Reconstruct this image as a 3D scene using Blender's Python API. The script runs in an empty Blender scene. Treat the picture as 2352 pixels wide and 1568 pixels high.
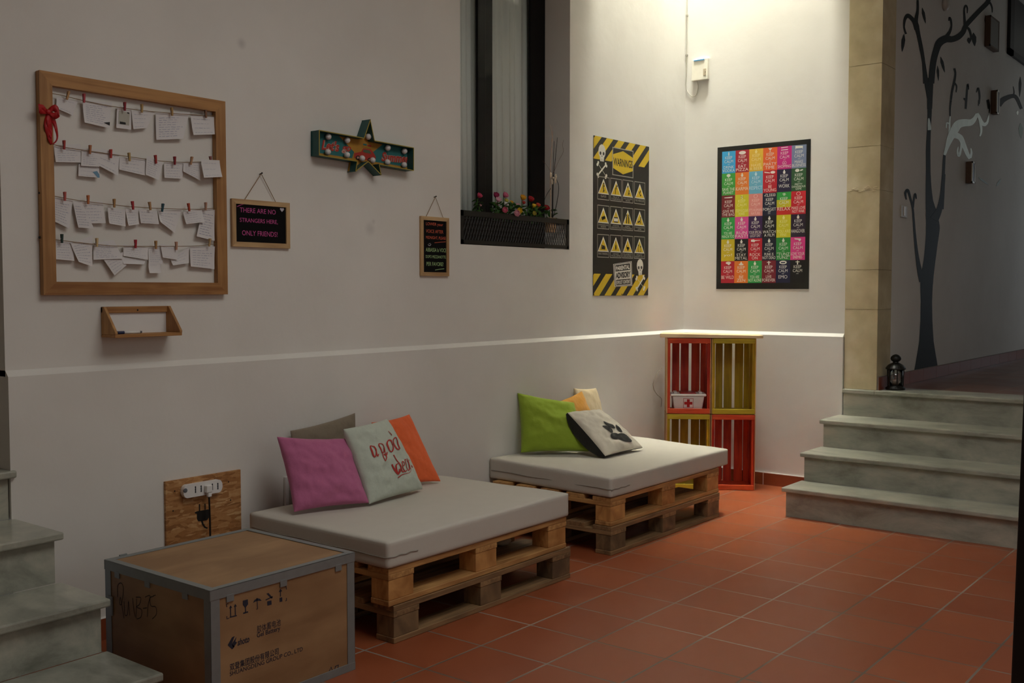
import bpy, bmesh, math, random
from mathutils import Vector, Matrix, noise
random.seed(7)
SC = bpy.context.scene
COL = SC.collection
PI = math.pi

# ------------------------------------------------------------------ camera data (measured)
CP = Vector((-7.1581, -3.9531, 1.4377)); FP = 2385.17
YAW, PIT = math.radians(38.3012), math.radians(-2.855)
FW = Vector((math.cos(YAW)*math.cos(PIT), math.sin(YAW)*math.cos(PIT), math.sin(PIT)))
RT = Vector((math.sin(YAW), -math.cos(YAW), 0)); UP = RT.cross(FW)
def ray(px, py): return FW*FP + RT*(px-1176) - UP*(py-784)
def onx(px, py, x=0.0): d = ray(px, py); return CP + d*((x-CP.x)/d.x)
def ony(px, py, y=0.0): d = ray(px, py); return CP + d*((y-CP.y)/d.y)
def onz(px, py, z=0.0): d = ray(px, py); return CP + d*((z-CP.z)/d.z)
def crop(ox, oy, s): return lambda X, Y: (ox+X/s, oy+Y/s)

# ------------------------------------------------------------------ materials
def lin(c):
    c = c.lstrip('#'); v = [int(c[i:i+2], 16)/255 for i in (0, 2, 4)]
    return tuple(x/12.92 if x <= .04045 else ((x+.055)/1.055)**2.4 for x in v) + (1,)
def newmat(name):
    m = bpy.data.materials.new(name); m.use_nodes = True
    nt = m.node_tree; return m, nt, nt.nodes['Principled BSDF']
def N(nt, t, **kw):
    n = nt.nodes.new(t)
    for k, v in kw.items():
        if k.startswith('i_'): n.inputs[k[2:].replace('_', ' ')].default_value = v
        else: setattr(n, k, v)
    return n
MATS = {}
def plain(name, col, rough=.6, metal=0, var=.06, scale=30, bump=0, spec=None, sheen=0):
    if name in MATS: return MATS[name]
    m, nt, b = newmat(name); L = nt.links.new
    c = lin(col) if isinstance(col, str) else tuple(col)+(1,)
    tc = N(nt, 'ShaderNodeTexCoord'); nz = N(nt, 'ShaderNodeTexNoise'); nz.inputs['Scale'].default_value = scale
    nz.inputs['Detail'].default_value = 4; L(tc.outputs['Object'], nz.inputs['Vector'])
    mx = N(nt, 'ShaderNodeMix', data_type='RGBA'); L(nz.outputs['Fac'], mx.inputs['Factor'])
    mx.inputs['A'].default_value = tuple(max(0, x*(1-var)) for x in c[:3])+(1,)
    mx.inputs['B'].default_value = tuple(min(1, x*(1+var)) for x in c[:3])+(1,)
    L(mx.outputs['Result'], b.inputs['Base Color'])
    b.inputs['Roughness'].default_value = rough; b.inputs['Metallic'].default_value = metal
    if spec is not None: b.inputs['Specular IOR Level'].default_value = spec
    if sheen: b.inputs['Sheen Weight'].default_value = sheen
    if bump:
        bp = N(nt, 'ShaderNodeBump'); bp.inputs['Strength'].default_value = bump; bp.inputs['Distance'].default_value = .01
        L(nz.outputs['Fac'], bp.inputs['Height']); L(bp.outputs['Normal'], b.inputs['Normal'])
    MATS[name] = m; return m
def ramp(nt, stops):
    r = N(nt, 'ShaderNodeValToRGB'); e = r.color_ramp.elements
    while len(e) < len(stops): e.new(.5)
    for k, (p, c) in zip(e, stops): k.position = p; k.color = lin(c) if isinstance(c, str) else tuple(c)+(1,)
    return r
def wood(name, c0, c1, stretch=(2, 40, 40), rough=.6, bump=.15):
    if name in MATS: return MATS[name]
    m, nt, b = newmat(name); L = nt.links.new
    tc = N(nt, 'ShaderNodeTexCoord'); oi = N(nt, 'ShaderNodeObjectInfo'); mp = N(nt, 'ShaderNodeMapping')
    mp.inputs['Scale'].default_value = stretch
    mu = N(nt, 'ShaderNodeVectorMath', operation='SCALE'); mu.inputs[0].default_value = (7, 13, 5); L(oi.outputs['Random'], mu.inputs['Scale'])
    L(tc.outputs['Object'], mp.inputs['Vector']); L(mu.outputs['Vector'], mp.inputs['Location'])
    nz = N(nt, 'ShaderNodeTexNoise'); nz.inputs['Scale'].default_value = 1; nz.inputs['Detail'].default_value = 5; nz.inputs['Distortion'].default_value = .6
    L(mp.outputs['Vector'], nz.inputs['Vector'])
    n2 = N(nt, 'ShaderNodeTexNoise'); n2.inputs['Scale'].default_value = 6; L(tc.outputs['Object'], n2.inputs['Vector'])
    ad = N(nt, 'ShaderNodeMath', operation='MULTIPLY_ADD'); L(n2.outputs['Fac'], ad.inputs[0]); ad.inputs[1].default_value = .5; L(nz.outputs['Fac'], ad.inputs[2])
    a2 = N(nt, 'ShaderNodeMath', operation='MULTIPLY_ADD'); L(oi.outputs['Random'], a2.inputs[0]); a2.inputs[1].default_value = .25; L(ad.outputs[0], a2.inputs[2])
    r = ramp(nt, [(.55, c0), (1.15, c1)]); r.color_ramp.elements[1].position = 1.0
    s = N(nt, 'ShaderNodeMath', operation='SUBTRACT'); L(a2.outputs[0], s.inputs[0]); s.inputs[1].default_value = .1
    L(s.outputs[0], r.inputs['Fac']); L(r.outputs['Color'], b.inputs['Base Color'])
    b.inputs['Roughness'].default_value = rough
    bp = N(nt, 'ShaderNodeBump'); bp.inputs['Strength'].default_value = bump; bp.inputs['Distance'].default_value = .004
    L(nz.outputs['Fac'], bp.inputs['Height']); L(bp.outputs['Normal'], b.inputs['Normal'])
    MATS[name] = m; return m

def wall_mat():
    m, nt, b = newmat('white plaster'); L = nt.links.new
    tc = N(nt, 'ShaderNodeTexCoord')
    n1 = N(nt, 'ShaderNodeTexNoise'); n1.inputs['Scale'].default_value = 1.6; n1.inputs['Detail'].default_value = 6; L(tc.outputs['Object'], n1.inputs['Vector'])
    r = ramp(nt, [(.3, (.75, .725, .665)), (.7, (.83, .81, .75))]); L(n1.outputs['Fac'], r.inputs['Fac'])
    last = r.outputs['Color']
    geo = N(nt, 'ShaderNodeNewGeometry')
    for (px, py, rad, k) in ((555, 100, .035, .35), (850, 525, .05, .25), (630, 480, .02, .2), (858, 508, .02, .2)):  # scuffs on the long wall
        p = ony(px, py)
        ds = N(nt, 'ShaderNodeVectorMath', operation='DISTANCE'); L(geo.outputs['Position'], ds.inputs[0]); ds.inputs[1].default_value = p
        mr = N(nt, 'ShaderNodeMapRange', interpolation_type='SMOOTHSTEP'); L(ds.outputs['Value'], mr.inputs['Value'])
        mr.inputs['From Min'].default_value = 0; mr.inputs['From Max'].default_value = rad; mr.inputs['To Min'].default_value = k; mr.inputs['To Max'].default_value = 0
        mx = N(nt, 'ShaderNodeMix', data_type='RGBA'); L(mr.outputs[0], mx.inputs['Factor']); L(last, mx.inputs['A']); mx.inputs['B'].default_value = (.3, .28, .26, 1)
        last = mx.outputs['Result']
    L(last, b.inputs['Base Color']); b.inputs['Roughness'].default_value = .75; b.inputs['Specular IOR Level'].default_value = .2
    n2 = N(nt, 'ShaderNodeTexNoise'); n2.inputs['Scale'].default_value = 9; n2.inputs['Detail'].default_value = 5; L(tc.outputs['Object'], n2.inputs['Vector'])
    bp = N(nt, 'ShaderNodeBump'); bp.inputs['Strength'].default_value = .13; bp.inputs['Distance'].default_value = .02
    L(n2.outputs['Fac'], bp.inputs['Height']); L(bp.outputs['Normal'], b.inputs['Normal'])
    return m
def tile_mat(name, T, ox, oy, c0, c1, grout, rough=.36):
    m, nt, b = newmat(name); L = nt.links.new
    geo = N(nt, 'ShaderNodeNewGeometry'); sx = N(nt, 'ShaderNodeSeparateXYZ'); L(geo.outputs['Position'], sx.inputs[0])
    def mth(op, a, v=None, c=None):
        n = N(nt, 'ShaderNodeMath', operation=op)
        for k, q in enumerate((a, v, c)):
            if q is None: continue
            if isinstance(q, (int, float)): n.inputs[k].default_value = q
            else: L(q, n.inputs[k])
        return n.outputs[0]
    u = mth('DIVIDE', mth('SUBTRACT', sx.outputs[0], ox), T); v = mth('DIVIDE', mth('SUBTRACT', sx.outputs[1], oy), T)
    fu, fv = mth('FRACT', u), mth('FRACT', v)
    du = mth('MINIMUM', fu, mth('SUBTRACT', 1.0, fu)); dv = mth('MINIMUM', fv, mth('SUBTRACT', 1.0, fv))
    d = mth('MINIMUM', du, dv)
    nz = N(nt, 'ShaderNodeTexNoise'); nz.inputs['Scale'].default_value = 40; L(geo.outputs['Position'], nz.inputs['Vector'])
    mask = N(nt, 'ShaderNodeMapRange', interpolation_type='SMOOTHSTEP'); L(d, mask.inputs['Value'])
    mask.inputs['From Min'].default_value = .009; mask.inputs['From Max'].default_value = .017
    cid = N(nt, 'ShaderNodeCombineXYZ'); L(mth('FLOOR', u), cid.inputs[0]); L(mth('FLOOR', v), cid.inputs[1])
    wn = N(nt, 'ShaderNodeTexWhiteNoise', noise_dimensions='3D'); L(cid.outputs[0], wn.inputs['Vector'])
    big = N(nt, 'ShaderNodeTexNoise'); big.inputs['Scale'].default_value = 5; big.inputs['Detail'].default_value = 6; L(geo.outputs['Position'], big.inputs['Vector'])
    f = mth('MULTIPLY_ADD', wn.outputs['Value'], .35, mth('MULTIPLY', big.outputs['Fac'], .6))
    r = ramp(nt, [(.2, c0), (.85, c1)]); L(f, r.inputs['Fac'])
    g2 = N(nt, 'ShaderNodeTexNoise'); g2.inputs['Scale'].default_value = 1.3; L(geo.outputs['Position'], g2.inputs['Vector'])
    gr = ramp(nt, [(.4, grout[0]), (.62, grout[1])]); L(g2.outputs['Fac'], gr.inputs['Fac'])
    mx = N(nt, 'ShaderNodeMix', data_type='RGBA'); L(mask.outputs[0], mx.inputs['Factor']); L(gr.outputs['Color'], mx.inputs['A']); L(r.outputs['Color'], mx.inputs['B'])
    L(mx.outputs['Result'], b.inputs['Base Color'])
    rr = N(nt, 'ShaderNodeMapRange'); L(big.outputs['Fac'], rr.inputs['Value']); rr.inputs['To Min'].default_value = rough-.08; rr.inputs['To Max'].default_value = rough+.12
    L(rr.outputs[0], b.inputs['Roughness'])
    h = mth('MULTIPLY_ADD', big.outputs['Fac'], .5, mask.outputs[0])
    bp = N(nt, 'ShaderNodeBump'); bp.inputs['Strength'].default_value = .35; bp.inputs['Distance'].default_value = .003
    L(h, bp.inputs['Height']); L(bp.outputs['Normal'], b.inputs['Normal'])
    return m
def marble_mat():
    m, nt, b = newmat('grey marble'); L = nt.links.new
    tc = N(nt, 'ShaderNodeTexCoord'); mp = N(nt, 'ShaderNodeMapping'); mp.inputs['Scale'].default_value = (2.2, 1.1, 3.0); L(tc.outputs['Object'], mp.inputs['Vector'])
    n1 = N(nt, 'ShaderNodeTexNoise'); n1.inputs['Scale'].default_value = 2.2; n1.inputs['Detail'].default_value = 12; n1.inputs['Roughness'].default_value = .66; n1.inputs['Distortion'].default_value = .35; L(mp.outputs[0], n1.inputs['Vector'])
    r = ramp(nt, [(.28, '#717367'), (.5, '#a3a496'), (.72, '#c6c3b1')]); L(n1.outputs['Fac'], r.inputs['Fac'])
    L(r.outputs['Color'], b.inputs['Base Color']); b.inputs['Roughness'].default_value = .28
    return m
def stone_mat():
    m, nt, b = newmat('limestone'); L = nt.links.new
    geo = N(nt, 'ShaderNodeNewGeometry')
    n1 = N(nt, 'ShaderNodeTexNoise'); n1.inputs['Scale'].default_value = 5; n1.inputs['Detail'].default_value = 8; L(geo.outputs['Position'], n1.inputs['Vector'])
    r = ramp(nt, [(.3, '#b8a985'), (.55, '#cdbf9a'), (.75, '#dbd0b0')]); L(n1.outputs['Fac'], r.inputs['Fac'])
    L(r.outputs['Color'], b.inputs['Base Color']); b.inputs['Roughness'].default_value = .85
    bp = N(nt, 'ShaderNodeBump'); bp.inputs['Strength'].default_value = .4; bp.inputs['Distance'].default_value = .01
    L(n1.outputs['Fac'], bp.inputs['Height']); L(bp.outputs['Normal'], b.inputs['Normal'])
    return m
def osb_mat():
    m, nt, b = newmat('osb'); L = nt.links.new
    tc = N(nt, 'ShaderNodeTexCoord'); last = None
    ds = N(nt, 'ShaderNodeTexNoise'); ds.inputs['Scale'].default_value = 9; L(tc.outputs['Object'], ds.inputs['Vector'])
    for k, (rot, sc) in enumerate(((.5, (17, 14, 75)), (-.7, (18, 14, 85)), (1.35, (18, 14, 70)))):
        mp = N(nt, 'ShaderNodeMapping'); mp.inputs['Scale'].default_value = sc; mp.inputs['Rotation'].default_value = (0, rot, 0); L(tc.outputs['Object'], mp.inputs['Vector'])
        av = N(nt, 'ShaderNodeVectorMath', operation='MULTIPLY_ADD'); L(ds.outputs['Color'], av.inputs[0]); av.inputs[1].default_value = (.5, .5, .7); L(mp.outputs[0], av.inputs[2])
        vo = N(nt, 'ShaderNodeTexVoronoi'); vo.inputs['Scale'].default_value = 1; L(av.outputs[0], vo.inputs['Vector'])
        sp = N(nt, 'ShaderNodeSeparateXYZ'); L(vo.outputs['Color'], sp.inputs[0])
        if last is None: last = sp.outputs[0]
        else:
            mm = N(nt, 'ShaderNodeMath', operation='GREATER_THAN'); L(sp.outputs[1], mm.inputs[0]); mm.inputs[1].default_value = .55
            mx = N(nt, 'ShaderNodeMix', data_type='FLOAT'); L(mm.outputs[0], mx.inputs[0]); L(last, mx.inputs[2]); L(sp.outputs[0], mx.inputs[3]); last = mx.outputs[0]
    n2 = N(nt, 'ShaderNodeTexNoise'); n2.inputs['Scale'].default_value = 60; L(tc.outputs['Object'], n2.inputs['Vector'])
    mm = N(nt, 'ShaderNodeMath', operation='MULTIPLY_ADD'); L(n2.outputs['Fac'], mm.inputs[0]); mm.inputs[1].default_value = .3
    m2 = N(nt, 'ShaderNodeMath', operation='MULTIPLY'); L(last, m2.inputs[0]); m2.inputs[1].default_value = .8; L(m2.outputs[0], mm.inputs[2])
    r = ramp(nt, [(.05, '#8a5a30'), (.45, '#ab7642'), (.75, '#bf8d58'), (1, '#d3ab78')]); L(mm.outputs[0], r.inputs['Fac'])
    L(r.outputs['Color'], b.inputs['Base Color']); b.inputs['Roughness'].default_value = .6
    return m
def glass_mat(name, tint=(.9, .95, .92), refl=.9, base=.06, ior=1.5):
    m, nt, b = newmat(name); L = nt.links.new
    out = nt.nodes['Material Output']; tr = N(nt, 'ShaderNodeBsdfTransparent'); tr.inputs[0].default_value = tint+(1,)
    gl = N(nt, 'ShaderNodeBsdfGlossy'); gl.inputs['Roughness'].default_value = .03; gl.inputs[0].default_value = (refl, refl, refl, 1)
    fr = N(nt, 'ShaderNodeFresnel'); fr.inputs[0].default_value = ior
    ad = N(nt, 'ShaderNodeMath', operation='ADD', use_clamp=True); L(fr.outputs[0], ad.inputs[0]); ad.inputs[1].default_value = base
    mx = N(nt, 'ShaderNodeMixShader'); L(ad.outputs[0], mx.inputs[0]); L(tr.outputs[0], mx.inputs[1]); L(gl.outputs[0], mx.inputs[2]); L(mx.outputs[0], out.inputs[0])
    nt.nodes.remove(b)
    return m

WALL = wall_mat()
FLOOR = tile_mat('terracotta tiles', .33, -3.991, -1.293, '#8d482a', '#9e5735', ('#655b50', '#9c9083'))
CFLOOR = tile_mat('corridor tiles', .33, -.1, -1.52, '#6b4636', '#8a5f4a', ('#4f453e', '#7a7068'))
MARBLE = marble_mat();  STONE = stone_mat(); OSB = osb_mat()
PINE_X = wood('pine along', '#9a6a3a', '#d6a566', (3, 45, 45)); PINE_Y = wood('pine across', '#9a6a3a', '#d6a566', (45, 3, 45))
OLD_X = wood('weathered pine along', '#5f4a33', '#a07d55', (3, 45, 45)); OLD_Y = wood('weathered pine across', '#6a5238', '#a8865c', (45, 3, 45)); OLD_B = wood('weathered block', '#5d4a35', '#8f7350', (12, 30, 12))
PINE_B = wood('pine block', '#a06a35', '#d9a260', (12, 30, 12))
OAK_X = wood('oak rail', '#8f5f31', '#b98850', (3, 40, 60)); OAK_Z = wood('oak stile', '#9b6d3d', '#c1925a', (60, 40, 3))
RAW_Z = wood('raw deal upright', '#b98a58', '#e0b983', (40, 40, 3)); RAW_Y = wood('raw deal board', '#c9a274', '#efd6ab', (40, 3, 40))
PLY = wood('plywood', '#8f6c48', '#ad8960', (2.5, 9, 9), bump=.05); PLYS = wood('plywood side', '#886643', '#a5825a', (9, 3, 9), bump=.05)
TERRA = plain('terracotta skirting', '#8a4529', .4, var=.12, scale=6)
WHITEFAB = plain('white mattress cover', '#cbc6ba', .85, var=.04, scale=12, bump=.08)
PAPER = plain('paper', '#e2dfdd', .8, var=.02)
BLACKM = plain('black metal', '#15140f', .45, var=.1)
GALV = plain('galvanised strip', '#868a88', .5, .25, var=.12, scale=25, bump=.1)
WHITEP = plain('white plastic', '#eceae6', .35, var=.02)
BLACK = plain('matt black print', '#141310', .6)
STRING = plain('jute string', '#8b6f4a', .9)
GREY_SEAM = plain('seam piping', '#938d81', .85)

# ------------------------------------------------------------------ mesh building
OFF = {}
class MB:
    def __init__(s): s.v = []; s.f = []; s.m = []
    def add(s, vs, fs, m=0):
        o = len(s.v); s.v += [Vector(p) for p in vs]
        for f in fs: s.f.append(tuple(i+o for i in f)); s.m.append(m)
    def box(s, x0, x1, y0, y1, z0, z1, m=0):
        x0, x1 = sorted((x0, x1)); y0, y1 = sorted((y0, y1)); z0, z1 = sorted((z0, z1))
        s.add([(x0,y0,z0),(x1,y0,z0),(x1,y1,z0),(x0,y1,z0),(x0,y0,z1),(x1,y0,z1),(x1,y1,z1),(x0,y1,z1)],
              [(3,2,1,0),(4,5,6,7),(0,1,5,4),(1,2,6,5),(2,3,7,6),(3,0,4,7)], m)
    def hexa(s, b, t, m=0):     # bottom four, top four, counter-clockwise from above
        s.add(list(b)+list(t), [(3,2,1,0),(4,5,6,7),(0,1,5,4),(1,2,6,5),(2,3,7,6),(3,0,4,7)], m)
    def prism(s, pts, n, m=0, mcap=None):      # pts polygon in 3D facing n
        k = len(pts); pts = [Vector(p) for p in pts]; n = Vector(n)
        nn = Vector((0,0,0))
        for i in range(k): nn += (pts[i]).cross(pts[(i+1) % k])
        if nn.dot(n) < 0: pts = pts[::-1]
        s.add(pts+[p+n for p in pts], [tuple(range(k))[::-1]] + [(i,(i+1)%k,(i+1)%k+k,i+k) for i in range(k)], m)
        s.add([p+n for p in pts], [tuple(range(k))], m if mcap is None else mcap)
    def poly(s, pts, m=0, n=None):
        pts = [Vector(p) for p in pts]
        if n is not None:
            nn = Vector((0,0,0))
            for i in range(len(pts)): nn += (pts[i]-pts[0]).cross(pts[(i+1) % len(pts)]-pts[0])
            if nn.dot(Vector(n)) < 0: pts = pts[::-1]
        s.add(pts, [tuple(range(len(pts)))], m)
    def tube(s, path, r, seg=8, m=0, cap=True):
        path = [Vector(p) for p in path]; k = len(path)
        rr = r if isinstance(r, (list, tuple)) else [r]*k
        rings = []; prev = None
        for i in range(k):
            d = (path[min(i+1,k-1)]-path[max(i-1,0)])
            d = d.normalized() if d.length > 1e-9 else Vector((0,0,1))
            if prev is None: a = d.orthogonal().normalized()
            else:
                a = prev - d*prev.dot(d); a = a.normalized() if a.length > 1e-6 else d.orthogonal().normalized()
            prev = a; b = d.cross(a)
            rings.append([path[i]+(a*math.cos(2*PI*j/seg)+b*math.sin(2*PI*j/seg))*rr[i] for j in range(seg)])
        vs = [p for q in rings for p in q]
        fs = [(i*seg+j, i*seg+(j+1)%seg, (i+1)*seg+(j+1)%seg, (i+1)*seg+j) for i in range(k-1) for j in range(seg)]
        if cap: fs += [tuple(range(seg))[::-1], tuple((k-1)*seg+j for j in range(seg))]
        s.add(vs, fs, m)
    def lathe(s, prof, c, seg=20, m=0, axis=None, ref=None):
        # prof: (radius, height) along axis
        ax = Vector(axis or (0,0,1)).normalized(); a = ax.orthogonal().normalized(); b = ax.cross(a); c = Vector(c)
        vs = []
        for r, h in prof:
            vs += [c+ax*h+(a*math.cos(2*PI*j/seg)+b*math.sin(2*PI*j/seg))*r for j in range(seg)]
        k = len(prof)
        fs = [(i*seg+j, i*seg+(j+1)%seg, (i+1)*seg+(j+1)%seg, (i+1)*seg+j) for i in range(k-1) for j in range(seg)]
        fs += [tuple(range(seg))[::-1], tuple((k-1)*seg+j for j in range(seg))]
        s.add(vs, fs, m)
    def ball(s, c, r, m=0, seg=14, rings=9, sx=1, sy=1, sz=1):
        c = Vector(c); vs = []; fs = []
        for i in range(rings+1):
            t = PI*i/rings
            for j in range(seg):
                p = 2*PI*j/seg; vs.append(c+Vector((math.sin(t)*math.cos(p)*r*sx, math.sin(t)*math.sin(p)*r*sy, -math.cos(t)*r*sz)))
        for i in range(rings):
            for j in range(seg): fs.append((i*seg+j, i*seg+(j+1)%seg, (i+1)*seg+(j+1)%seg, (i+1)*seg+j))
        s.add(vs, fs, m)
    def ribbon(s, px, w, place, m=0):
        # centre line (2-D) with widths, laid on a surface by place(x, y)
        k = len(px); ww = w if isinstance(w, (list, tuple)) else [w]*k; A = []; B = []
        for i in range(k):
            dx = px[min(i+1,k-1)][0]-px[max(i-1,0)][0]; dy = px[min(i+1,k-1)][1]-px[max(i-1,0)][1]; l = math.hypot(dx, dy) or 1
            nx, ny = -dy/l*ww[i]/2, dx/l*ww[i]/2
            A.append(place(px[i][0]+nx, px[i][1]+ny)); B.append(place(px[i][0]-nx, px[i][1]-ny))
        s.add(A+B, [(i, i+1, k+i+1, k+i) for i in range(k-1)], m)
    def build(s, name, mats, parent=None, smooth=False, bevel=0, loc=None, bseg=2):
        me = bpy.data.meshes.new(name)
        o = bpy.data.objects.new(name, me); COL.objects.link(o)
        off = OFF.get(parent.name, Vector((0,0,0))) if parent else Vector(loc if loc is not None else (0,0,0))
        me.from_pydata([tuple(p-off) for p in s.v], [], s.f)
        for q in (mats if isinstance(mats, (list, tuple)) else [mats]): me.materials.append(q)
        for p, i in zip(me.polygons, s.m): p.material_index = i; p.use_smooth = smooth
        me.validate(); me.update()
        if parent: o.parent = parent
        else: o.location = off
        OFF[o.name] = off
        if bevel:
            b = o.modifiers.new('edge', 'BEVEL'); b.width = bevel; b.segments = bseg; b.limit_method = 'ANGLE'
        return o
def fixn(o):     # consistent outward normals
    bm = bmesh.new(); bm.from_mesh(o.data); bmesh.ops.remove_doubles(bm, verts=bm.verts, dist=1e-6); bmesh.ops.recalc_face_normals(bm, faces=bm.faces); bm.to_mesh(o.data); bm.free(); return o
def thing(name, label, cat, loc=(0,0,0), group=None):
    o = bpy.data.objects.new(name, None); COL.objects.link(o); o.location = loc; o.empty_display_size = .05
    OFF[o.name] = Vector(loc); o['label'] = label; o['category'] = cat
    if group: o['group'] = group
    return o
def tag(o, label, cat, group=None):
    o['label'] = label; o['category'] = cat
    if group: o['group'] = group
    return o
def struct(o): o['kind'] = 'structure'; return o
def dup(root, loc, rotz=0, label=None, group=None):
    r = root.copy(); COL.objects.link(r); r.location = loc; r.rotation_euler = (0, 0, rotz)
    if label: r['label'] = label
    if group: r['group'] = group
    for ch in list(root.children):
        c = ch.copy(); COL.objects.link(c); c.parent = r
        for g in list(ch.children):
            d = g.copy(); COL.objects.link(d); d.parent = c
    return r
# ---- lettering
TXT = {}
def glyphs(body, bold=0.0, shear=0.0):
    key = (body, bold, shear)
    if key in TXT: return TXT[key]
    cu = bpy.data.curves.new('lettering', 'FONT'); cu.body = body; cu.size = 1; cu.offset = bold; cu.shear = shear; cu.resolution_u = 3
    cu.align_x = 'CENTER'; cu.space_line = .82
    ob = bpy.data.objects.new('lettering', cu); COL.objects.link(ob)
    bpy.context.view_layer.update()
    me = bpy.data.meshes.new_from_object(ob.evaluated_get(bpy.context.evaluated_depsgraph_get()))
    vs = [(v.co.x, v.co.y) for v in me.vertices]; fs = [tuple(p.vertices) for p in me.polygons]
    bpy.data.objects.remove(ob); bpy.data.meshes.remove(me); bpy.data.curves.remove(cu)
    TXT[key] = (vs, fs); return TXT[key]
def letter(mb, body, place, box, m=0, bold=0.0, shear=0.0, keep=False):
    # fits the words into box = (x0, x1, ybottom, ytop) of the surface given by place(x, y)
    vs, fs = glyphs(body, bold, shear)
    if not vs: return
    xs = [v[0] for v in vs]; ys = [v[1] for v in vs]; x0, x1, y0, y1 = min(xs), max(xs), min(ys), max(ys)
    bx0, bx1, by0, by1 = box; sx = (bx1-bx0)/max(1e-6, x1-x0); sy = (by1-by0)/max(1e-6, y1-y0); cx = cy = 0
    if keep:
        q = min(abs(sx), abs(sy)); cx = ((bx1-bx0)-q*(x1-x0))/2*0; sx = math.copysign(q, sx); sy = math.copysign(q, sy)
    mb.add([place(bx0+(x-x0)*sx, by0+(y-y0)*sy) for x, y in vs], fs, m)
def rectpts(x0, x1, y0, y1): return [(x0,y0),(x1,y0),(x1,y1),(x0,y1)]
def ell(cx, cy, rx, ry, n=14): return [(cx+rx*math.cos(2*PI*i/n), cy+ry*math.sin(2*PI*i/n)) for i in range(n)]
def clip(poly, x0, x1, y0, y1):
    def cut(p, f, g):
        out = []
        for i in range(len(p)):
            a, b = p[i], p[(i+1) % len(p)]; fa, fb = f(a), f(b)
            if fa >= 0: out.append(a)
            if fa*fb < 0: t = fa/(fa-fb); out.append((a[0]+(b[0]-a[0])*t, a[1]+(b[1]-a[1])*t))
        return out
    for f in (lambda p: p[0]-x0, lambda p: x1-p[0], lambda p: p[1]-y0, lambda p: y1-p[1]):
        poly = cut(poly, f, None)
        if len(poly) < 3: return []
    return poly
def flat(mb, pts, place, m, n): mb.poly([place(*p) for p in pts], m, n)
def bez(pts, n=6):     # smooth curve through 2-D/3-D points (Catmull-Rom)
    P = [Vector(p) for p in pts]; out = []
    for i in range(len(P)-1):
        a, b, c, d = P[max(i-1,0)], P[i], P[i+1], P[min(i+2,len(P)-1)]
        for k in range(n):
            t = k/n; out.append(.5*((2*b)+(c-a)*t+(2*a-5*b+4*c-d)*t*t+(3*b-a-3*c+d)*t**3))
    return out+[P[-1]]
def smooth_w(ws, n=6):
    out = []
    for i in range(len(ws)-1): out += [ws[i]+(ws[i+1]-ws[i])*k/n for k in range(n)]
    return out+[ws[-1]]
exec_parts = True
# ================================================================== THE ROOM
ZC = 3.85           # ceiling
DZ = 1.125          # ledge height
WX0, WX1, WZ0, WZ1 = -2.631, -1.543, 1.70, 3.6
b = MB(); b.box(-9.6, .3, -6.2, .4, -.12, 0); struct(b.build('floor', FLOOR))
b = MB(); b.box(-5.262, .3, -.022, .3, 0, DZ-.018)
b.hexa([(-5.262,-.022,DZ-.018),(.0,-.022,DZ-.018),(.0,.1,DZ-.018),(-5.262,.1,DZ-.018)], [(-5.262,.0,DZ+.005),(.0,.0,DZ+.005),(.0,.1,DZ+.005),(-5.262,.1,DZ+.005)])
b.box(-5.262, .3, 0, .3, DZ-.018, WZ0); b.box(-5.262, WX0, 0, .3, WZ0, WZ1); b.box(WX1, .3, 0, .3, WZ0, WZ1)
b.box(-5.262, .3, 0, .3, WZ1, ZC)
struct(b.build('wall_left', WALL))
b = MB(); b.box(-6.9, -5.262, 0, .3, WZ1, ZC); b.box(-9.6, -6.9, 0, .3, 0, ZC); struct(b.build('wall_left.001', WALL))
b = MB(); b.box(-.022, .3, -1.27, .0, 0, DZ-.018)
b.hexa([(-.022,-1.27,DZ-.018),(.1,-1.27,DZ-.018),(.1,0,DZ-.018),(-.022,0,DZ-.018)], [(.0,-1.27,DZ+.005),(.1,-1.27,DZ+.005),(.1,0,DZ+.005),(.0,0,DZ+.005)])
b.box(0, .3, -1.274, 0, DZ-.018, ZC)
struct(b.build('wall_right', WALL))
b = MB(); b.box(0, .3, -6.2, -3.4, 0, ZC); b.box(0, .3, -3.4, -1.503, 3.7, ZC); struct(b.build('wall_right.001', WALL))
# ceiling with the open light well over the corner; second opening made for the added overhead fill
SX0, SY0 = -1.22, -1.13
b = MB(); b.box(-9.6, -5.4, -6.2, .3, ZC, ZC+.3); b.box(-3.0, SX0, -6.2, .3, ZC, ZC+.3); b.box(-5.4, -3.0, -6.2, -4.1, ZC, ZC+.3); b.box(-5.4, -3.0, -2.1, .3, ZC, ZC+.3); b.box(SX0, .3, -6.2, SY0, ZC, ZC+.3); b.box(SX0, .3, 0, .3, ZC, ZC+.3); b.box(0, .3, SY0, 0, ZC, ZC+.3)
struct(b.build('ceiling', WALL))
ZL = 10.5; b = MB(); b.box(SX0-.2, SX0, SY0-.2, .2, ZC+.3, ZL); b.box(SX0, .2, SY0-.2, SY0, ZC+.3, ZL); b.box(SX0, .2, 0, .2, ZC+.3, ZL); b.box(0, .2, SY0, 0, ZC+.3, ZL); b.box(SX0-.2, .2, SY0-.2, .2, ZL, ZL+.1); struct(b.build('wall_lightwell', WALL))
b = MB(); b.box(-9.9, -9.6, -6.2, .3, 0, ZC); struct(b.build('wall_back', WALL))
b = MB(); b.box(-9.6, -6.2, -6.5, -6.2, 0, ZC); b.box(-6.2, -3.2, -6.5, -6.2, 3.4, ZC); b.box(-6.2, -3.2, -6.5, -6.2, 0, 1.6); b.box(-3.2, .3, -6.5, -6.2, 0, ZC); struct(b.build('wall_front', WALL))  # window opening invented for the added front fill
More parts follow.
